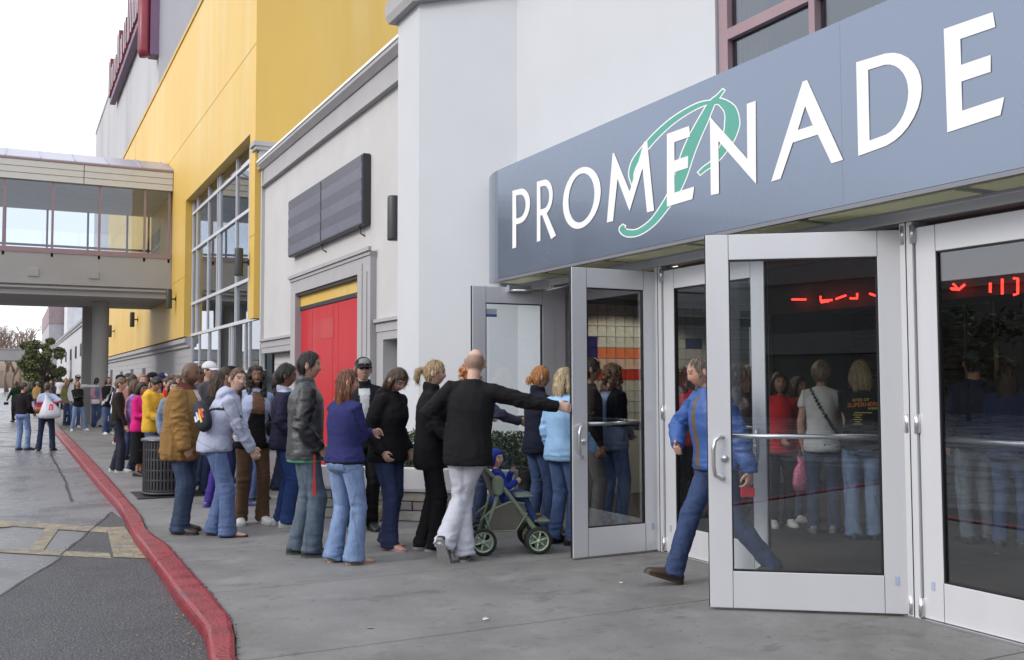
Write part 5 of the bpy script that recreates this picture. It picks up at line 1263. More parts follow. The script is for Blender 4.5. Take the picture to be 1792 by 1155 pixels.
P_(key='tall', label='tall dark haired man in grey leather jacket with red lanyard', at=(533,972), H=1.77, fa=84, w=1.05, group=GQ, lean=0, head=(10,3,0), skin=FAIR, hair='short', hth=.016, fringe=.070, hairc=(.012,.010,.009), armR='pocket', armL='pocket', feet=((.10,.05,6,0),(-.10,-.06,-6,0)),
   top=dict(c=(.055,.060,.062), m='leather', hem=-.14, puff=1.12, slr=1.15, collar=.05, wr=1.4, name='jacket', zip=1, pocket=((.05,-.08,.16,.06),), paint=chain(sleevecol((.022,.022,.024)), band((.10,.42,.22),-.3,-.135))), bot=dict(c=(.085,.115,.15), lw=1.35, flare=1.2), shoe=dict(c=(.03,.03,.032), sole=(.08,.08,.08)))
P_(label='woman with glasses in navy jacket and blue track pants', at=(496,920), H=1.69, fa=86, fem=True, w=1.04, group=GQ, head=(12,3,0), skin=BRN, hair='short', hth=.024, bulk=.012, nape=-.07, fringe=.066, hairc=H_BLK, glasses=1, armR='pocket', armL='front',
   top=dict(c=(.020,.020,.045), collar=.03, zip=1, name='jacket', puff=1.05, paint=band((.35,.38,.48),.50,.6)), bot=dict(c=(.028,.055,.17), m='cloth', lw=1.25, name='track_pants'), shoe=WS)
P_(key='curly', label='smiling woman with long black curls and pale blue cardigan', at=(440,915), H=1.69, fa=164, fem=True, group=GQ, side=-4, head=(8,2,6), skin=BRN, smile=1, hair='curly', hlen=.27, curls=300, hth=.011, fringe=.064, hairc=H_BLK, hair2=(.03,.022,.018), armR='back', armL='pocket', feet=((.13,.02,12,0),(-.11,.04,-12,0)),
   top=dict(c=(.36,.41,.58), name='cardigan', puff=1.08, paint=chain(panel((.014,.012,.012),.05,.12,-.3,.26), panel((.15,.08,.05),.06,.10,.26,.50), band((.014,.012,.012),-.3,-.06))), bot=dict(c=(.115,.068,.040), m='cloth', lw=1.1, flare=1.25, name='trousers'), shoe=WS)
P_(key='hoodie', label='smiling woman in pale blue hoodie leaning forward in jeans', at=(384,938), H=1.69, fa=92, fem=True, w=1.14, group=GQ, lean=23, side=4, head=(62,-14,12), skin=PALE, smile=1, hair='long', sidehair=0, fringe=.074, hlen=.27, hairc=H_BRN, hair2=(.17,.095,.05), armR=(.08,.34,.80,.6,-.8,-.2), armL=(-.02,.36,.79,-.5,-1,-.3), pelvis=(0,-.06,.955), feet=((.10,.08,8,0),(-.08,-.06,0,0)),
   top=dict(c=(.40,.43,.56), hood=1, hem=-.08, puff=1.06, slr=1.12, name='hoodie', paint=lambda q, slv, C, P: (C.__setitem__((abs(q[:,2]-.23-q[:,0]*.75) < .014)&~slv, BLK), C)[1]), bot=dict(c=(.095,.14,.27), lw=1.1, flare=1.45, len=.07), shoe=dict(c=(.05,.035,.03), flop=1))
P_(key='tan', label='man with shaved head and goatee in tan work jacket', at=(313,932), H=1.72, fa=112, w=1.14, group=GQ, lean=7, head=(6,4,0), skin=BRN, scalp=(.10,.068,.052,1), beard=(.02,.015,.012), hairc=H_BLK, facew=1.08, armR=(.255,.17,.80,.5,-1,-.2), armL='pocket', handR=((-.7,-.2,0),(0,.55,-.85)), feet=((.10,.05,14,0),(-.11,-.03,-6,0)),
   top=dict(c=(.255,.145,.048), hem=-.20, puff=1.16, slr=1.25, th=.02, collar=.05, wr=1.5, name='work_jacket', pocket=((.07,.17,.17,.30),(.06,-.12,.18,.04),(-.17,.17,-.07,.30)), paint=chain(panel((.50,.50,.56),.05,.055,.22,.60), band((.10,.03,.025),.515,.6))), bot=dict(c=(.040,.060,.105), lw=1.35, flare=1.35, len=.055), shoe=dict(c=(.03,.022,.022)))
# --- packed behind the tan jacket
P_(label='man in white baseball cap behind the tan jacket', hd=(362,633,13.2), fa=130, group=GQ, skin=FAIR, hair='short', hairc=H_BRN, cap=dict(c=(.62,.62,.64)), top=dict(c=(.10,.10,.11)), bot=dict(c=DK))
P_(label='woman with shoulder-length dark brown hair turned away by hoodie woman', hd=(377,650,11.7), fa=62, fem=True, w=1.05, group=GQ, skin=FAIR, hair='long', hlen=.24, hth=.02, hairc=(.030,.018,.011), hair2=(.11,.065,.04), top=dict(c=BLK, collar=.05), bot=dict(c=(.05,.03,.20), m='cloth'), shoe=dict(c=(.10,.06,.25)))
P_(label='short dark haired man left of the white cap', hd=(345,640,14.2), fa=100, group=GQ, skin=BRN, hair='short', hairc=H_BLK, top=dict(c=(.05,.05,.06)), bot=dict(c=DK))
P_(label='brown haired head just below the white cap', hd=(389,643,13.0), fa=70, group=GQ, skin=FAIR, hair='short', hth=.02, hairc=H_DBR, top=dict(c=(.12,.06,.05)), bot=dict(c=DK))
P_(label='man in black cap against the window glass', hd=(400,641,14.6), fa=95, group=GQ, skin=DBR, hair='short', hairc=H_BLK, cap=dict(c=BLK), top=dict(c=(.03,.03,.04)), bot=dict(c=DK))
P_(label='brown haired woman with open mouth between hoodie and curls', hd=(431,655,12.9), fa=165, fem=True, group=GQ, skin=PALE, hair='bob', fringe=.045, hairc=H_BRN, top=dict(c=(.30,.30,.34)), bot=dict(c=MD), shoe=WS)
P_(label='copper haired woman partly behind the black curls', hd=(446,652,12.4), fa=110, fem=True, group=GQ, skin=PALE, hair='bob', hairc=H_RED, top=dict(c=(.20,.20,.24)), bot=dict(c=MD))
P_(label='dark haired head above the copper haired woman', hd=(439,644,14.8), fa=80, fem=True, group=GQ, skin=TANS, hair='bob', hairc=H_BLK, top=dict(c=(.08,.03,.03)), bot=dict(c=DK))
P_(label='dark haired person between black curls and glasses woman', hd=(484,648,13.6), fa=95, fem=True, group=GQ, skin=TANS, hair='bob', hairc=(.02,.008,.008), top=dict(c=(.02,.02,.03)), bot=dict(c=DK))
P_(label='child in purple trousers hidden between the grown-ups', hd=(425,742,11.9), H=1.12, hs=1.2, child=1, fa=95, cat='child', group=GQ, skin=FAIR, hair='short', hairc=H_BRN, top=dict(c=(.08,.03,.20)), bot=dict(c=(.045,.03,.24), m='cloth', lw=1.3), shoe=dict(c=(.10,.07,.28)))
# --- behind the litter bin
P_(key='boy', label='boy with tousled brown hair and open dark cardigan', at=(204,826), H=1.585, fa=98, w=.86, cat='boy', group=GQ, lean=3, head=(6,3,0), skin=PALE, hair='short', hth=.026, bulk=.006, fringe=.052, hairc=(.085,.052,.028), hair2=(.19,.13,.08), armR=(.20,.18,.84), armL='down', feet=((.09,.07,8,0),(-.09,-.06,-8,0)),
   top=dict(c=(.022,.017,.013), hem=-.10, name='cardigan', paint=panel((.065,.045,.03),.05,.08,-.3,.5)), bot=dict(c=(.022,.027,.042), lw=1.45, flare=1.4), shoe=WS)
P_(label='woman in bright pink jacket and black skirt', hd=(243,668,15.6), fa=125, fem=True, group=GQ, head=(15,10,0), skin=TANS, hair='bob', hth=.024, hairc=H_BLK, armR='hold', armL='hold', top=dict(c=(.62,.018,.20), puff=1.08), bot=dict(c=BLK, m='cloth', skirt=-.72, name='skirt'), shoe=BS)
P_(key='yellow', label='black haired boy in yellow hoodie reading a white paper', hd=(266,659,14.6), H=1.60, fa=130, w=1.02, cat='boy', group=GQ, head=(5,22,0), skin=TANS, hair='short', hth=.022, fringe=.05, hairc=H_BLK, armR=(.10,.30,1.02,.5,-1,-.3), armL=(-.08,.32,1.0,-.5,-1,-.3),
   top=dict(c=(.68,.40,.045), hood=1, puff=1.1, slr=1.15, name='hoodie', paint=frontprint((.35,.12,.05),.10,.24,.28)), bot=dict(c=MD, lw=1.3), shoe=WS)
P_(label='person in lilac top standing behind the boy', hd=(231,672,16.6), H=1.55, fa=95, fem=True, group=GQ, skin=FAIR, hair='long', hairc=H_BRN, top=dict(c=(.42,.25,.55)), bot=dict(c=DK))
P_(label='girl in grey-blue top peeking past the tan sleeve', hd=(300,666,14.0), fa=165, fem=True, group=GQ, skin=PALE, hair='bob', hairc=H_DBR, top=dict(c=(.20,.25,.33)), bot=dict(c=MD))
P_(label='woman in red collar behind the yellow hoodie', hd=(291,659,15.2), fa=140, fem=True, group=GQ, skin=PALE, hair='ponytail', hairc=H_DBR, top=dict(c=(.45,.03,.03), collar=.05), bot=dict(c=DK))
P_(label='woman with long straight black hair left of the tan jacket man', hd=(322,650,13.0), fa=70, fem=True, group=GQ, skin=TANS, hair='long', hlen=.36, hairc=(.014,.009,.008), top=dict(c=(.05,.05,.05)), bot=dict(c=DK))
P_(label='light brown haired girl facing out above the pink jacket', hd=(246,654,17.2), fa=160, fem=True, group=GQ, skin=PALE, hair='long', hairc=(.20,.12,.06), top=dict(c=(.10,.10,.30)), bot=dict(c=DK))
P_(label='man in dark cap far behind the boy', hd=(207,655,20.5), fa=110, group=GQ, skin=FAIR, hair='short', hairc=H_DBR, cap=dict(c=BLK), top=dict(c=(.05,.05,.08)), bot=dict(c=DK))
P_(label='brown haired woman turned away above the lilac top', hd=(229,654,18.8), fa=30, fem=True, group=GQ, skin=FAIR, hair='bob', hairc=H_DBR, top=dict(c=(.25,.12,.10)), bot=dict(c=DK))
P_(label='man in black beanie cap above the yellow hoodie', hd=(263,651,18.6), fa=100, group=GQ, skin=TANS, hair='short', hairc=H_BLK, cap=dict(c=(.012,.012,.016)), top=dict(c=(.12,.12,.13)), bot=dict(c=DK))
P_(label='man in navy and white cap near the base wall', hd=(281,652,17.6), fa=115, group=GQ, skin=FAIR, hair='short', hairc=H_DBR, cap=dict(c=(.02,.025,.08), front=(.6,.6,.6)), top=dict(c=(.30,.30,.32)), bot=dict(c=DK))
P_(label='brown haired head right of the navy and white cap', hd=(299,655,18.2), fa=75, fem=True, group=GQ, skin=FAIR, hair='bob', hairc=H_BRN, top=dict(c=(.10,.05,.04)), bot=dict(c=DK))
P_(label='dark haired man in white tee beneath the dark base wall windows', hd=(221,652,22), fa=100, group=GQ, skin=TANS, hair='short', hairc=H_BLK, top=dict(c=WHT), bot=dict(c=DK))
# --- around the column
P_(label='dark haired woman in black top with white bag strap', at=(187,760), H=1.67, fa=150, fem=True, w=1.05, group=GF, skin=FAIR, hair='bob', hairc=H_DBR, armL='hold', armR='front', top=dict(c=BLK, paint=lambda q, slv, C, P: (C.__setitem__((abs(q[:,0]+q[:,2]*.6-.18) < .025)&(q[:,1] > 0), (.5,.5,.5)), C)[1]), bot=dict(c=MD, flare=1.4), shoe=WS)
P_(label='person in white sweater with navy strap and maroon pants', at=(203,777), H=1.57, fa=110, fem=True, group=GF, skin=PALE, hair='short', hairc=(.25,.17,.10), top=dict(c=(.62,.64,.68), paint=lambda q, slv, C, P: (C.__setitem__(abs(q[:,0]-q[:,2]*.5+.08) < .02, NAVY), C)[1]), bot=dict(c=(.16,.015,.03), m='cloth'), shoe=WS)
P_(key='pinkw', label='woman in pink jacket and denim shirt holding a white purse', at=(168,747), H=1.67, fa=172, fem=True, w=1.05, group=GF, skin=DBR, hair='long', hlen=.22, hth=.02, hairc=H_BLK, armR=(.10,.26,1.02), armL=(-.22,.10,.88), top=dict(c=(.62,.33,.40), paint=panel((.16,.22,.36),.07,.09)), bot=dict(c=MD, lw=1.15, flare=1.5), shoe=BS)
P_(label='long haired woman in black jacket standing legs apart arms crossed', at=(136,754), H=1.57, fa=165, fem=True, group=GF, side=6, head=(6,0,-8), skin=PALE, hair='long', hlen=.36, hairc=(.11,.065,.035), hair2=(.25,.16,.09), armR='crossed', armL='crossed', feet=((.20,.04,14,0),(-.26,-.02,-18,0)), top=dict(c=(.014,.013,.014)), bot=dict(c=(.16,.24,.38), flare=1.3), shoe=WS)
P_(label='man in white shirt and cap leaning his arm on the column', hd=(131,656,31.5), H=1.76, fa=170, group=GF, side=-5, skin=TANS, hair='short', hairc=H_BLK, cap=dict(c=(.05,.02,.04), front=(.6,.6,.6)), armL=(-.78,.10,1.38,0,-.2,-1), top=dict(c=(.62,.62,.66)), bot=dict(c=MD), shoe=WS)
P_(label='blonde woman behind the arms-crossed woman', hd=(116,663,33.5), fa=150, fem=True, group=GF, skin=PALE, hair='long', hairc=H_BLO, top=dict(c=(.30,.26,.10)), bot=dict(c=MD))
P_(label='man in white tee and black trousers seen from behind', hd=(104,657,52), H=1.80, fa=20, group=GF, skin=DBR, hair='short', hairc=H_BLK, top=dict(c=(.62,.62,.64), sleeve=.5), bot=dict(c=BLK, m='cloth'))
P_(label='dark haired man in navy left of the white tee', hd=(96,660,54), H=1.75, fa=60, group=GF, skin=TANS, hair='short', hairc=H_BLK, top=dict(c=NAVY), bot=dict(c=DK))
P_(label='ginger haired person right of the white tee', hd=(114,657,56), H=1.80, fa=100, group=GF, skin=PALE, hair='short', hairc=H_RED, top=dict(c=(.40,.40,.42)), bot=dict(c=MD))
P_(label='distant woman in brown coat near the bushes', hd=(88,664,60), H=1.62, fa=120, fem=True, group=GF, skin=FAIR, hair='bob', hairc=H_BLO, top=dict(c=(.18,.12,.07)), bot=dict(c=DK))
# --- heads filling the line between the column and the tan jacket
for (px_, yt, dd, fa_, fm, sk, hs_, hc_, tc, lb) in (
    (213,657,24,100,True,FAIR,'long',H_BRN,(.30,.05,.06),'brown haired woman in dark red top deep in the line above the boy'),
    (237,658,21,150,False,PALE,'short',H_RED,(.08,.12,.20),'short ginger haired man facing out behind the lilac top'),
    (254,655,20,80,True,TANS,'bob',H_BLK,(.45,.42,.40),'black bobbed woman in pale grey top above the pink jacket'),
    (273,656,19.6,60,True,PALE,'ponytail',H_BLO,(.05,.16,.12),'blonde ponytailed woman in dark green between the two caps'),
    (288,655,21,110,False,BRN,'short',H_BLK,(.40,.28,.10),'short black haired man in mustard top by the base wall'),
    (309,656,17,160,True,FAIR,'long',H_AUB,(.16,.10,.25),'auburn haired woman in plum top just left of the black hair'),
    (317,655,19,90,False,PALE,'short',H_GRY,(.10,.11,.13),'grey haired man deep in the line left of the tan jacket'),
    (335,654,16.4,70,True,FAIR,'bob',H_DBR,(.28,.30,.34),'dark bobbed woman in grey behind the shaved head'),
    (151,661,38,165,True,PALE,'long',H_BRN,(.45,.20,.12),'brown haired woman in rust top between column and cap man'),
    (178,659,34,140,False,TANS,'short',H_BLK,(.10,.10,.12),'short haired man in charcoal right of the column'),
    (124,660,46,30,True,FAIR,'ponytail',H_DBR,(.20,.22,.35),'ponytailed woman in slate blue far behind the crossed arms')):
    P_(label=lb, hd=(px_,yt,dd), fa=fa_, fem=fm, group=GQ if px_ > 200 else GF, skin=sk, hair=hs_, hairc=hc_, top=dict(c=tc), bot=dict(c=random.choice((DK,MD,BLK))))
# --- on the road
P_(label='woman in dark jacket and light jeans with hair pinned up', at=(38,788), gz=ROAD_Z, H=1.58, fa=35, fem=True, w=1.02, group=GR, head=(35,0,0), skin=FAIR, hair='bun', hairc=H_DBR, armR=(.20,.16,.95), armL='down', feet=((.13,.03,25,0),(-.11,0,-10,0)), top=dict(c=(.014,.012,.014), hem=-.02), bot=dict(c=(.17,.24,.40), flare=1.35), shoe=dict(c=(.06,.055,.05)))
P_(key='bagw', label='ponytailed woman in striped sweater with large white carrier bag', at=(80,789), gz=ROAD_Z, H=1.58, fa=10, fem=True, w=1.04, group=GR, skin=FAIR, hair='ponytail', hlen=.20, hairc=H_DBR, hair2=(.12,.07,.04), armR=(.15,-.02,1.24,.8,-.6,-.5), armL='down', feet=((.15,.03,14,0),(-.17,0,-10,0)),
   top=dict(c=(.34,.40,.55), name='sweater', paint=stripe([(.34,.40,.55),(.60,.55,.10),(.03,.03,.06),(.60,.10,.08),(.5,.45,.1),(.62,.03,.06),(.05,.05,.08),(.62,.08,.16)],-.10,.32)), bot=dict(c=(.022,.032,.065), flare=1.25, lw=1.1), shoe=BS)
P_(key='camw', label='woman in green jacket and black pants with a camera', at=(27,738), gz=ROAD_Z, H=1.66, fa=-15, fem=True, group=GR, skin=FAIR, hair='bob', hairc=(.12,.07,.03), armL=(-.34,.05,.90), armR='front', top=dict(c=(.018,.055,.03)), bot=dict(c=BLK, m='cloth'), shoe=BS)
P_(label='person in tan jacket with red scarf in the road', hd=(64,669,45), H=1.62, gz=ROAD_Z, fa=40, group=GR, skin=TANS, hair='short', hairc=H_GRY, top=dict(c=(.33,.22,.09), paint=frontprint((.5,.04,.03),.2,.40,.55,True)), bot=dict(c=MD))
# --- by the doors
P_(label='red haired woman with bun in navy fleece entering the doors', at=(943,932), H=1.66, fa=62, fem=True, w=1.05, group=GQ, head=(8,4,0), skin=PALE, hair='bun', tail_low=1, hairc=(.36,.145,.045), hair2=(.52,.25,.10), armR='front', armL='front', feet=((.10,.04,8,0),(-.10,-.04,-6,0)), top=dict(c=(.012,.014,.030), collar=.05, puff=1.05, name='fleece'), bot=dict(c=MD, lw=1.15), shoe=dict(c=(.22,.12,.04)))
P_(label='blonde woman in sky blue jacket entering the doors', at=(986,952), H=1.63, fa=48, fem=True, w=1.05, group=GQ, head=(12,3,0), skin=PALE, hair='long', hlen=.19, hth=.02, hairc=(.36,.27,.15), hair2=(.52,.43,.28), armR=(.24,.20,.95), armL='down', top=dict(c=(.27,.46,.70), m='nylon', puff=1.1, slr=1.15, hem=-.12, paint=band((.10,.06,.05),-.3,-.125)), bot=dict(c=(.075,.12,.24), lw=1.15), shoe=BS)
P_(label='curly brown haired woman in pale blue and black top behind the open door', at=(1072,922), H=1.69, fa=48, fem=True, w=1.06, group=GQ, head=(20,2,0), skin=FAIR, hair='curly', hlen=.16, curls=110, hth=.02, hairc=(.085,.045,.025), hair2=(.20,.11,.06), armR='front', armL='front', top=dict(c=(.22,.27,.40), paint=lambda q, slv, C, P: (C.__setitem__((q[:,0] > .06)&(q[:,2] > .12), BLK), C)[1]), bot=dict(c=(.11,.165,.31), lw=1.1), shoe=BS)
P_(label='man with dark wavy hair in profile behind the open door', hd=(1033,627,9.75), H=1.74, fa=80, group=GQ, skin=TANS, hair='short', hth=.02, hairc=H_DBR, top=dict(c=(.03,.022,.02)), bot=dict(c=(.16,.15,.14), m='cloth'), shoe=BS)
P_(key='walker', label='balding man in bright blue jacket striding out of the doors', pos=(4.735,5.83,0), H=1.74, w=1.10, fa=-112, group=GQ, lean=9, twist=-8, head=(10,10,0), skin=(.50,.29,.21), scalp=(.13,.10,.08,2), hair='short', hth=.007, fringe=.088, nape=-.075, hairc=(.11,.09,.075), pelvis=(0,0,.93),
   feet=((.06,.33,4,0.02),(-.07,-.38,-4,.07)), pitR=18, armR=(.16,.25,1.03,1,-.1,-.1), armL=(-.30,-.16,.80), handL=((.6,.3,0),(-.1,.2,-.95)), handR=((-.6,-.5,.2),(-.75,.5,-.35)), curl=.75,
   top=dict(c=(.04,.10,.31), m='nylon', hem=-.06, puff=1.14, slr=1.16, collar=.04, name='jacket', wr=1.5, paint=panel((.13,.09,.05),.026,.030,-.3,.50)), bot=dict(c=(.036,.058,.13), lw=1.15), shoe=dict(c=(.045,.028,.020)))
# --- in the lobby
P_(key='strap', label='grey-blonde woman in white tee with black bag strap in lobby', at=(1442,932), H=1.70, fa=5, fem=True, group=GL, skin=FAIR, hair='short', hth=.026, nape=-.09, hairc=(.16,.12,.07), hair2=(.36,.29,.19), armR='front', armL='down', top=dict(c=(.60,.60,.60), sleeve=.5, name='tee', paint=lambda q, slv, C, P: (C.__setitem__((abs(q[:,0]-(.18-q[:,2]*.55)) < .016)&~slv, BLK), C)[1]), bot=dict(c=(.035,.05,.10)), shoe=dict(c=(.20,.19,.18)))
P_(key='tee', label='blonde woman in black printed tee and light jeans in lobby', at=(1512,944), H=1.70, fa=-8, fem=True, w=1.1, group=GL, skin=FAIR, hair='long', hlen=.20, hth=.016, hairc=(.26,.20,.09), hair2=(.42,.34,.18), armR='front', armL='front', top=dict(c=(.013,.013,.013), sleeve=.5, name='tee', hem=-.08), bot=dict(c=(.15,.21,.33), lw=1.1, flare=1.3), shoe=BS)
P_(key='purse', label='dark haired girl in red shirt with pink purse in lobby', hd=(1367,655,10.2), fa=165, fem=True, group=GL, skin=TANS, hair='bob', hairc=H_BLK, armR='front', armL='down', top=dict(c=(.45,.015,.02)), bot=dict(c=BLK, m='cloth'), shoe=WS)
P_(label='woman in faded pink jacket beside the red shirt in lobby', hd=(1398,660,10.6), H=1.55, fa=120, fem=True, group=GL, skin=FAIR, hair='bob', hairc=H_DBR, top=dict(c=(.42,.14,.15)), bot=dict(c=MD), shoe=WS)
P_(label='tall dark figure in cap behind the rightmost door glass', at=(1712,950), H=1.78, fa=-20, group=GL, skin=TANS, hair='short', hairc=H_BLK, cap=dict(c=(.05,.05,.07)), top=dict(c=(.02,.025,.06)), bot=dict(c=(.13,.15,.18)), shoe=BS)
P_(label='person in navy top and jeans at the edge of the rightmost door', at=(1772,958), H=1.66, fa=15, fem=True, group=GL, skin=FAIR, hair='long', hairc=H_DBR, top=dict(c=(.02,.03,.10)), bot=dict(c=MD))
P_(label='red haired woman in red top past the blue jacket man', hd=(1207,642,10.8), fa=60, fem=True, group=GL, skin=FAIR, hair='long', hairc=(.10,.03,.02), top=dict(c=(.42,.03,.03)), bot=dict(c=BLK, m='cloth'))
P_(label='dark haired man left of the red top in lobby', hd=(1190,648,11.2), fa=80, group=GL, skin=TANS, hair='short', hairc=H_BLK, top=dict(c=(.02,.05,.03)), bot=dict(c=BLK, m='cloth'))
P_(label='pale woman in grey top behind the middle door glass', hd=(1292,640,10.6), fa=100, fem=True, group=GL, skin=PALE, hair='bob', hairc=H_BRN, top=dict(c=(.25,.25,.28)), bot=dict(c=BLK, m='cloth'))
P_(label='blonde woman behind the middle door glass', hd=(1312,642,11.2), fa=40, fem=True, group=GL, skin=PALE, hair='long', hairc=H_BLO, top=dict(c=(.03,.03,.03)), bot=dict(c=DK))
# --- stroller and child
fw_, bw_ = G(943,970), G(846,973); ud = (fw_-bw_); SL = float(np.linalg.norm(ud)); ud /= SL; vd = np.array([-ud[1],ud[0],0]); st_rz = math.atan2(ud[1],ud[0])
so = thing('stroller', 'sage green baby stroller with grey basket and spoked wheels', 'stroller', tuple(bw_+np.array([0,0,0])), st_rz)
m_sage = M('stroller_green', (.165,.21,.155), .42, var=.08, coat=.15); m_sagef = M('stroller_fabric', (.115,.108,.09), .9, var=.15, scale=12, bump=.6, bscale=120); m_rub = M('rubber', (.018,.018,.018), .8); m_spoke = M('wheel_green', (.33,.43,.31), .4)
SW = .46
def wheel(u, v, r):
    w = empty('wheel', (u,v,r), 0, so)
    MB().lathe([(r-.028,-.018),(r-.006,-.020),(r,-.010),(r,.010),(r-.006,.020),(r-.028,.018)],(0,0,0),28).build('tyre', m_rub, w, local=True).rotation_euler = (PI/2,0,0)
    k = MB().lathe([(r-.040,-.012),(r-.026,-.014),(r-.026,.014),(r-.040,.012),(r-.040,-.012)],(0,0,0),28).tube([(0,0,-.022),(0,0,.022)],.020,12)
    for q in range(6):
        a = q*PI/3+.3; k.tube([(.012*math.cos(a),.012*math.sin(a),.004),((r-.034)*math.cos(a),(r-.034)*math.sin(a),.004)],[.010,.007],6)
    k.build('rim', m_spoke, w, local=True).rotation_euler = (PI/2,0,0)
for v in (0,.085,SW-.085,SW): wheel(SL, v, .118)
for v in (0,SW): wheel(0, v, .118)
for v in (.042,SW-.042):
    MB().tube([(SL,v,.118),(SL-.03,v,.22),(SL-.22,v,.47),(SL-.34,v,.62),(-.06,v,.84),(-.26,v,1.0)],[.022,.024,.021,.020,.015,.014],10).build('frame_tube', m_sage, so, local=True)
    MB().tube([(0,v,.118),(.06,v,.30),(SL-.33,v,.60)],[.018,.017,.017],10).build('rear_leg', m_sage, so, local=True)
    MB().tube([(-.02,v,.30),(.10,v,.40),(.24,v,.455),(SL-.12,v,.44)],.012,8).build('side_rail', m_sage, so, local=True)
    s0 = v-.03 if v < .2 else v+.03
    MB().loft([ell((SL-.36,s0,z),np.eye(3),a_,.022,14) for z,a_ in ((.52,.02),(.54,.045),(.60,.055),(.66,.05),(.69,.02))]).build('hinge_cover', m_sage, so, local=True)
    MB().prism([(.02,v,.34),(.10,v,.41),(.25,v,.45),(SL-.12,v,.43),(SL-.10,v,.36),(SL-.20,v,.21),(.06,v,.21)][::-1],(0,.004,0)).build('basket_side', m_sagef, so, local=True)
for v in (.008,SW-.008): MB().tube([(.02,v,.345),(.06,v,.21),(SL-.20,v,.21),(SL-.10,v,.36)],.008,6).build('basket_edge', m_sage, so, local=True)
MB().box(.05,SL-.18,.045,SW-.045,.205,.213).build('basket_floor', m_sagef, so, local=True)
MB().tube([(-.26,.042,1.0),(-.27,SW-.042,1.0)],.016,10).build('handle', m_rub, so, local=True)
MB().tube([(0,0,.118),(0,SW,.118)],.010,8).tube([(SL,0,.118),(SL,SW,.118)],.010,8).build('axle', m_dark, so, local=True)
MB().prism([(.02,.07,.78),(.0,.07,.76),(.14,.07,.40),(SL-.10,.07,.36),(SL-.09,.07,.39),(.17,.07,.44)][::-1],(0,SW-.14,0)).build('seat', m_sagef, so, local=True, bevel=.01)
MB().loft([ell((u,SW/2,.50),np.stack([np.array([0,1.,0]),np.array([0,0,1.]),np.array([1.,0,0])],1),a_,b_,18) for u,a_,b_ in ((SL-.20,.19,.012),(SL-.18,.205,.020),(SL-.06,.20,.020),(SL-.03,.17,.012))]).build('tray', m_sage, so, local=True)
MB().box(SL-.02,SL+.12,.10,SW-.10,.26,.285).build('footrest', m_sage, so, local=True, bevel=.008)
cp_ = bw_+ud*.17+vd*(SW/2)
cf = math.degrees(math.atan2(ud[0],ud[1])-math.atan2(cp_[0],cp_[1]))
P_(key='child', label='toddler in blue hooded sweatshirt and tan boots sitting in the stroller', pos=(cp_[0],cp_[1],0), H=.86, hs=1.38, child=1, cat='child', fa=cf, vox=.0075, lean=-6, head=(52,4,0), skin=PALE, hair='short', hth=.030, fringe=.062, sideb=-.06, nape=-.10, hairc=(.020,.035,.22), hair2=(.028,.05,.30), hairname='hood', pelvis=(0,0,.96), w=1.05,
   feet=((.10,.62,6,.50),(-.10,.58,-6,.56)), pitR=12, pitL=12, armR=(.10,.30,1.26), armL=(-.06,.24,1.42), top=dict(c=(.022,.040,.26), hem=-.08, puff=1.12, slr=1.2, name='sweatshirt'), bot=dict(c=(.04,.07,.18), lw=1.3, len=.03), shoe=dict(c=(.30,.17,.055), sole=(.08,.05,.03)))
run_jobs()

# --- things people wear or hold
def at_(key, v): return wpt(PEOPLE[key], v)
def hand(key, g):
    i = PEOPLE[key]; S, E_, W_ = i['arms'][g]; d = W_-E_; d = d/np.linalg.norm(d); return W_+d*.08*i['s']
def prop(name, label, cat, key, v): return thing(name, label, cat, tuple(at_(key, v)), PEOPLE[key]['face'])
# lanyard from the tall man's pocket (worn: a part of him)
i = PEOPLE['tall']; s = i['s']
h0 = i['Pv']+np.array([.185,.055,-.10])*s
lm = MB()
for (x0, z0, x1, z1, w) in ((0,.02,.012,-.20,.008),(.012,-.20,.016,-.33,.013)):
    lm.cbox(tuple(h0+np.array([.02,0,(z0+z1)/2])*1.0),(.006,w*2,z0-z1))
lm.build('lanyard', M('lanyard_red', (.50,.03,.02), .6), i['root'], local=True)
# waist pack worn high on the leaning woman's back
i = PEOPLE['hoodie']; s = i['s']; R_ = i['Rt']; c0 = i['T']((.15,-.165*i['fat'],.22))
wp_ = thing('waist_pack', 'black waist pack with bright printed patch slung on the leaning woman', 'bag', tuple(at_('hoodie', c0)), i['face'])
Rw_ = R_@rz_(.95)@ry(.75)
m_pack = M('pack_black', (.012,.012,.022), .7, var=.2)
k = MB().loft([ell((0,0,0)+Rw_@np.array([0,y_,0]), np.stack([Rw_[:,0],Rw_[:,2],Rw_[:,1]],1), a_, b_, 18, .8) for y_,a_,b_ in ((.03,.15,.075),(0,.165,.088),(-.035,.155,.080),(-.055,.12,.06))]); k.build('pouch', m_pack, wp_, local=True)
for (cx_, cz_, w_, h_, col) in ((-.01,.030,.10,.024,(.62,.05,.03)),(.02,.004,.11,.016,(.75,.55,.04)),(-.04,.012,.05,.014,(.70,.30,.03)),(.0,-.020,.085,.022,(.55,.55,.6)),(.02,-.048,.06,.022,(.6,.6,.62)),(-.035,.050,.03,.02,(.6,.2,.1))):
    q = MB(); P_s = [Rw_@np.array([cx_+a*w_/2,-.058,cz_+b*h_/2+(.006 if a*b > 0 else 0)]) for a,b in ((-1,-1),(1,-1),(1,1),(-1,1))]; q.prism(P_s, Rw_@np.array([0,.02,0])); q.build('patch', M('patch_%d' % int(col[0]*100+col[1]*1000), col, .6), wp_, local=True)
st0 = [R_@np.array([x,y,0])*s+Rw_@np.array([0,0,0]) for x,y in ((0,0),)]
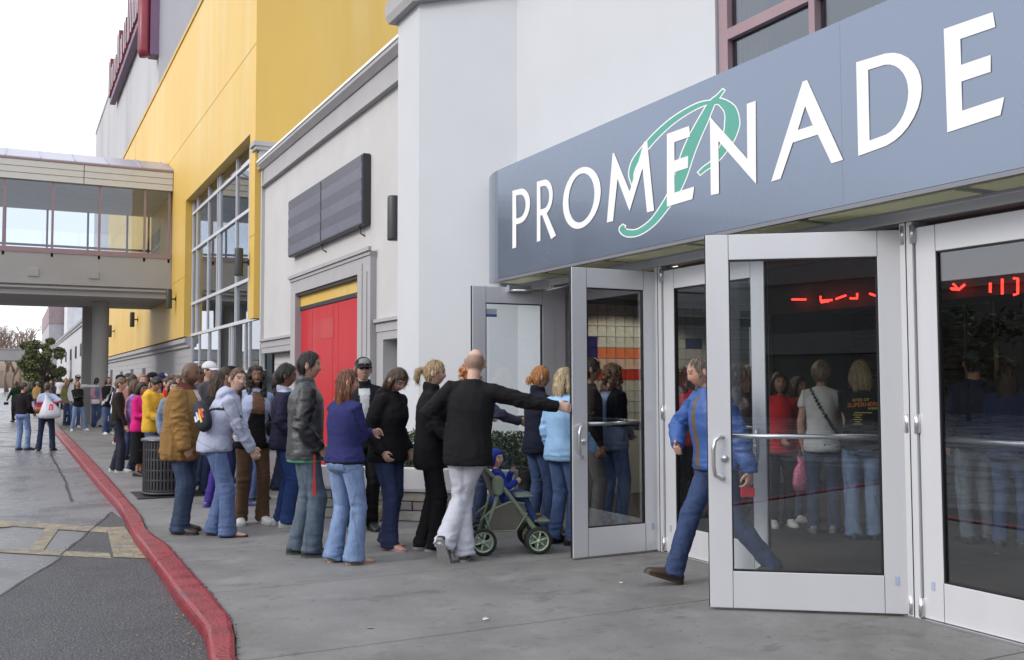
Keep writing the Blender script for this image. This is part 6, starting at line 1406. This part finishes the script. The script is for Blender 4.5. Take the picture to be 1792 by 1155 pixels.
# white carrier bag
i = PEOPLE['bagw']; hb = hand('bagw',1)
bgc = i['Pv']+np.array([.13,-.25,.10])*i['s']
bg_ = thing('carrier_bag', 'bulging white plastic carrier bag with red emblem over her shoulder', 'bag', tuple(at_('bagw', bgc)), i['face'])
k = MB(); rg = []
for z,a_,b_ in ((-.20,.10,.05),(-.18,.21,.11),(-.10,.235,.125),(0,.205,.11),(.10,.15,.08),(.19,.085,.045),(.28,.035,.022),(.34,.02,.015)):
    e = ell((0,0,z),np.eye(3),a_,b_,24); a = np.linspace(0,2*PI,24,endpoint=False); e[:,:2] *= (1+.05*np.sin(a*5+z*20)+.03*np.sin(a*9))[:,None]; e[:,0] -= .10*max(0,z)/.34; rg.append(e)
k.loft(rg).build('bag_body', M('plastic_white', (.60,.59,.66), .4, var=.08, scale=6, bump=1, bscale=12), bg_, local=True)
e0 = MB().add([(-.02,-.116,.0),(.085,-.112,.0),(.075,-.072,.13),(.0,-.075,.135)],[(0,1,2,3)])
e1 = MB().add([(.02,-.118,.015),(.04,-.117,.015),(.036,-.092,.09),(.024,-.092,.09)],[(0,1,2,3)]); e1.build('emblem_figure', M('plastic_white'), bg_, local=True)
e0.build('emblem', M('emblem_red', (.60,.03,.05), .5), bg_, local=True)
# cup, paper, purses, camera, card
i = PEOPLE['yellow']; hp_ = (hand('yellow',1)+hand('yellow',-1))/2
t = thing('paper', 'white printed paper held by the boy in the yellow hoodie', 'paper', tuple(at_('yellow', hp_+np.array([0,.03,-.03]))), i['face']+.35)
MB().cbox((0,0,0),(.20,.004,.27)).build('sheet', M('paper_white', (.72,.75,.78), .7), t, local=True); MB().cbox((0.01,.004,.01),(.12,.003,.16)).build('print', M('print_blue', (.35,.50,.60), .7), t, local=True)
i = PEOPLE['pinkw']; hp_ = hand('pinkw',1)
t = thing('purse', 'small white purse held by the woman in pink', 'purse', tuple(at_('pinkw', hp_)), i['face'])
MB().loft([ell((0,.03,z),np.eye(3),a_,b_,16,.8) for z,a_,b_ in ((-.16,.10,.03),(-.14,.14,.05),(-.04,.13,.05),(.0,.10,.03))]).build('body', M('purse_white', (.70,.64,.64), .4), t, local=True)
MB().tube([(-.08,.03,0),(0,.03,.09),(.08,.03,0)],.010,6).build('handle', M('purse_pink', (.6,.25,.3), .5), t, local=True)
t = thing('camera', 'black camera hanging from the hand of the green jacket woman', 'camera', tuple(at_('camw', hand('camw',-1)+np.array([0,0,-.04]))), PEOPLE['camw']['face'])
MB().cbox((0,0,0),(.16,.07,.11)).build('body', m_dark, t, local=True); MB().tube([(0,.03,0),(0,.13,0)],.04,14).build('lens', m_black, t, local=True)
t = thing('card', 'small red card in the hand of the man in the blue jacket', 'card', tuple(at_('walker', hand('walker',-1)+np.array([.0,.03,-.05]))), PEOPLE['walker']['face'])
MB().cbox((0,.02,-.02),(.02,.10,.065)).build('sheet', M('card_red', (.55,.02,.03), .5), t, local=True)
t = thing('purse', 'pink sequined drawstring purse beside the red shirt girl', 'purse', tuple(at_('purse', hand('purse',-1)+np.array([-.02,.03,-.03]))), PEOPLE['purse']['face'])
MB().loft([ell((0,0,z),np.eye(3),a_,b_,18) for z,a_,b_ in ((-.34,.04,.03),(-.33,.09,.05),(-.25,.115,.06),(-.12,.09,.05),(-.05,.045,.03),(.02,.055,.03))]).build('body', M('sequin_pink', (.55,.16,.27), .25, metal=.3, var=.5, scale=60, bump=1, bscale=80), t, local=True)
MB().tube([(0,0,0),(0,-.02,.1)],.008,6).build('cord', m_dark, t, local=True)
i = PEOPLE['curly']; c0 = i['T']((-.20,.06,.10))
t = thing('handbag', 'black handbag under the arm of the woman with black curls', 'handbag', tuple(at_('curly', c0)), i['face'])
MB().loft([ell((0,0,z),np.eye(3),a_,b_,16,.6) for z,a_,b_ in ((-.085,.10,.03),(-.08,.13,.05),(.05,.125,.05),(.08,.10,.03))]).build('body', M('leather_black', (.02,.02,.024), .35), t, local=True)
MB().tube([(.02,.03,.07),(.10,.06,.28),(.13,.02,.40),(.10,-.06,.30),(.03,-.04,.07)],.010,6).build('strap', m_black, t, local=True)
# printed lettering on the black tee (part of her tee)
i = PEOPLE['tee']; s = i['s']
def tprint(txt, t_, size, col, dx=0, rot=0):
    cu = bpy.data.curves.new('tee_print','FONT'); cu.body = txt; cu.size = size; cu.align_x = 'CENTER'; cu.extrude = .001; cu.shear = .2
    o_ = bpy.data.objects.new('tmp', cu); COL.objects.link(o_); me = bpy.data.meshes.new_from_object(o_.evaluated_get(bpy.context.evaluated_depsgraph_get())); bpy.data.objects.remove(o_)
    me.materials.clear(); me.materials.append(col); ob = bpy.data.objects.new('tee_print', me); COL.objects.link(ob); ob.parent = i['root']
    p = i['T']((dx,-.172*i['fat'],t_)); ob.location = p; ob.rotation_euler = (PI/2-.06,rot,0)
    return ob
mo, my_ = M('print_orange', (.75,.22,.03), .6), M('print_yellow', (.62,.52,.08), .6)
tprint('RITES OF', .395, .038, my_, -.03, -.06); tprint('SUPERHERO', .345, .056, mo, 0, -.06); tprint('WEEK', .315, .034, my_, .08, -.06)
mb = MB()
for r in range(6):
    wd = .16 if r == 0 else .05+.03*(r % 2); p = i['T']((-.01 if r == 0 else -.06,-.172*i['fat'],.285-r*.022)); mb.cbox(tuple(p),(wd,.002,.006))
mb.build('tee_print', my_, i['root'], local=True)
# --- litter on the walk
for (px, py, lb) in ((1087,1020,'white scrap of paper on the sidewalk left of the open door'),(663,922,'tiny white scrap by the planter stones'),(850,1084,'small pale scrap near the joint line'),(648,1099,'gum spot scrap low on the sidewalk')):
    g = G(px, py, .003); t = thing('litter', lb, 'litter', tuple(g), random.random()*3)
    MB().add([(-.025,-.008,.001),(.02,-.012,.004),(.025,.008,.002),(-.018,.011,.006)],[(0,1,2,3)]).add([(-.018,.011,.006),(.025,.008,.002),(.012,.014,.012),(-.01,.013,.011)],[(0,1,2,3)]).build('scrap', M('scrap', (.65,.65,.65), .7), t, local=True)
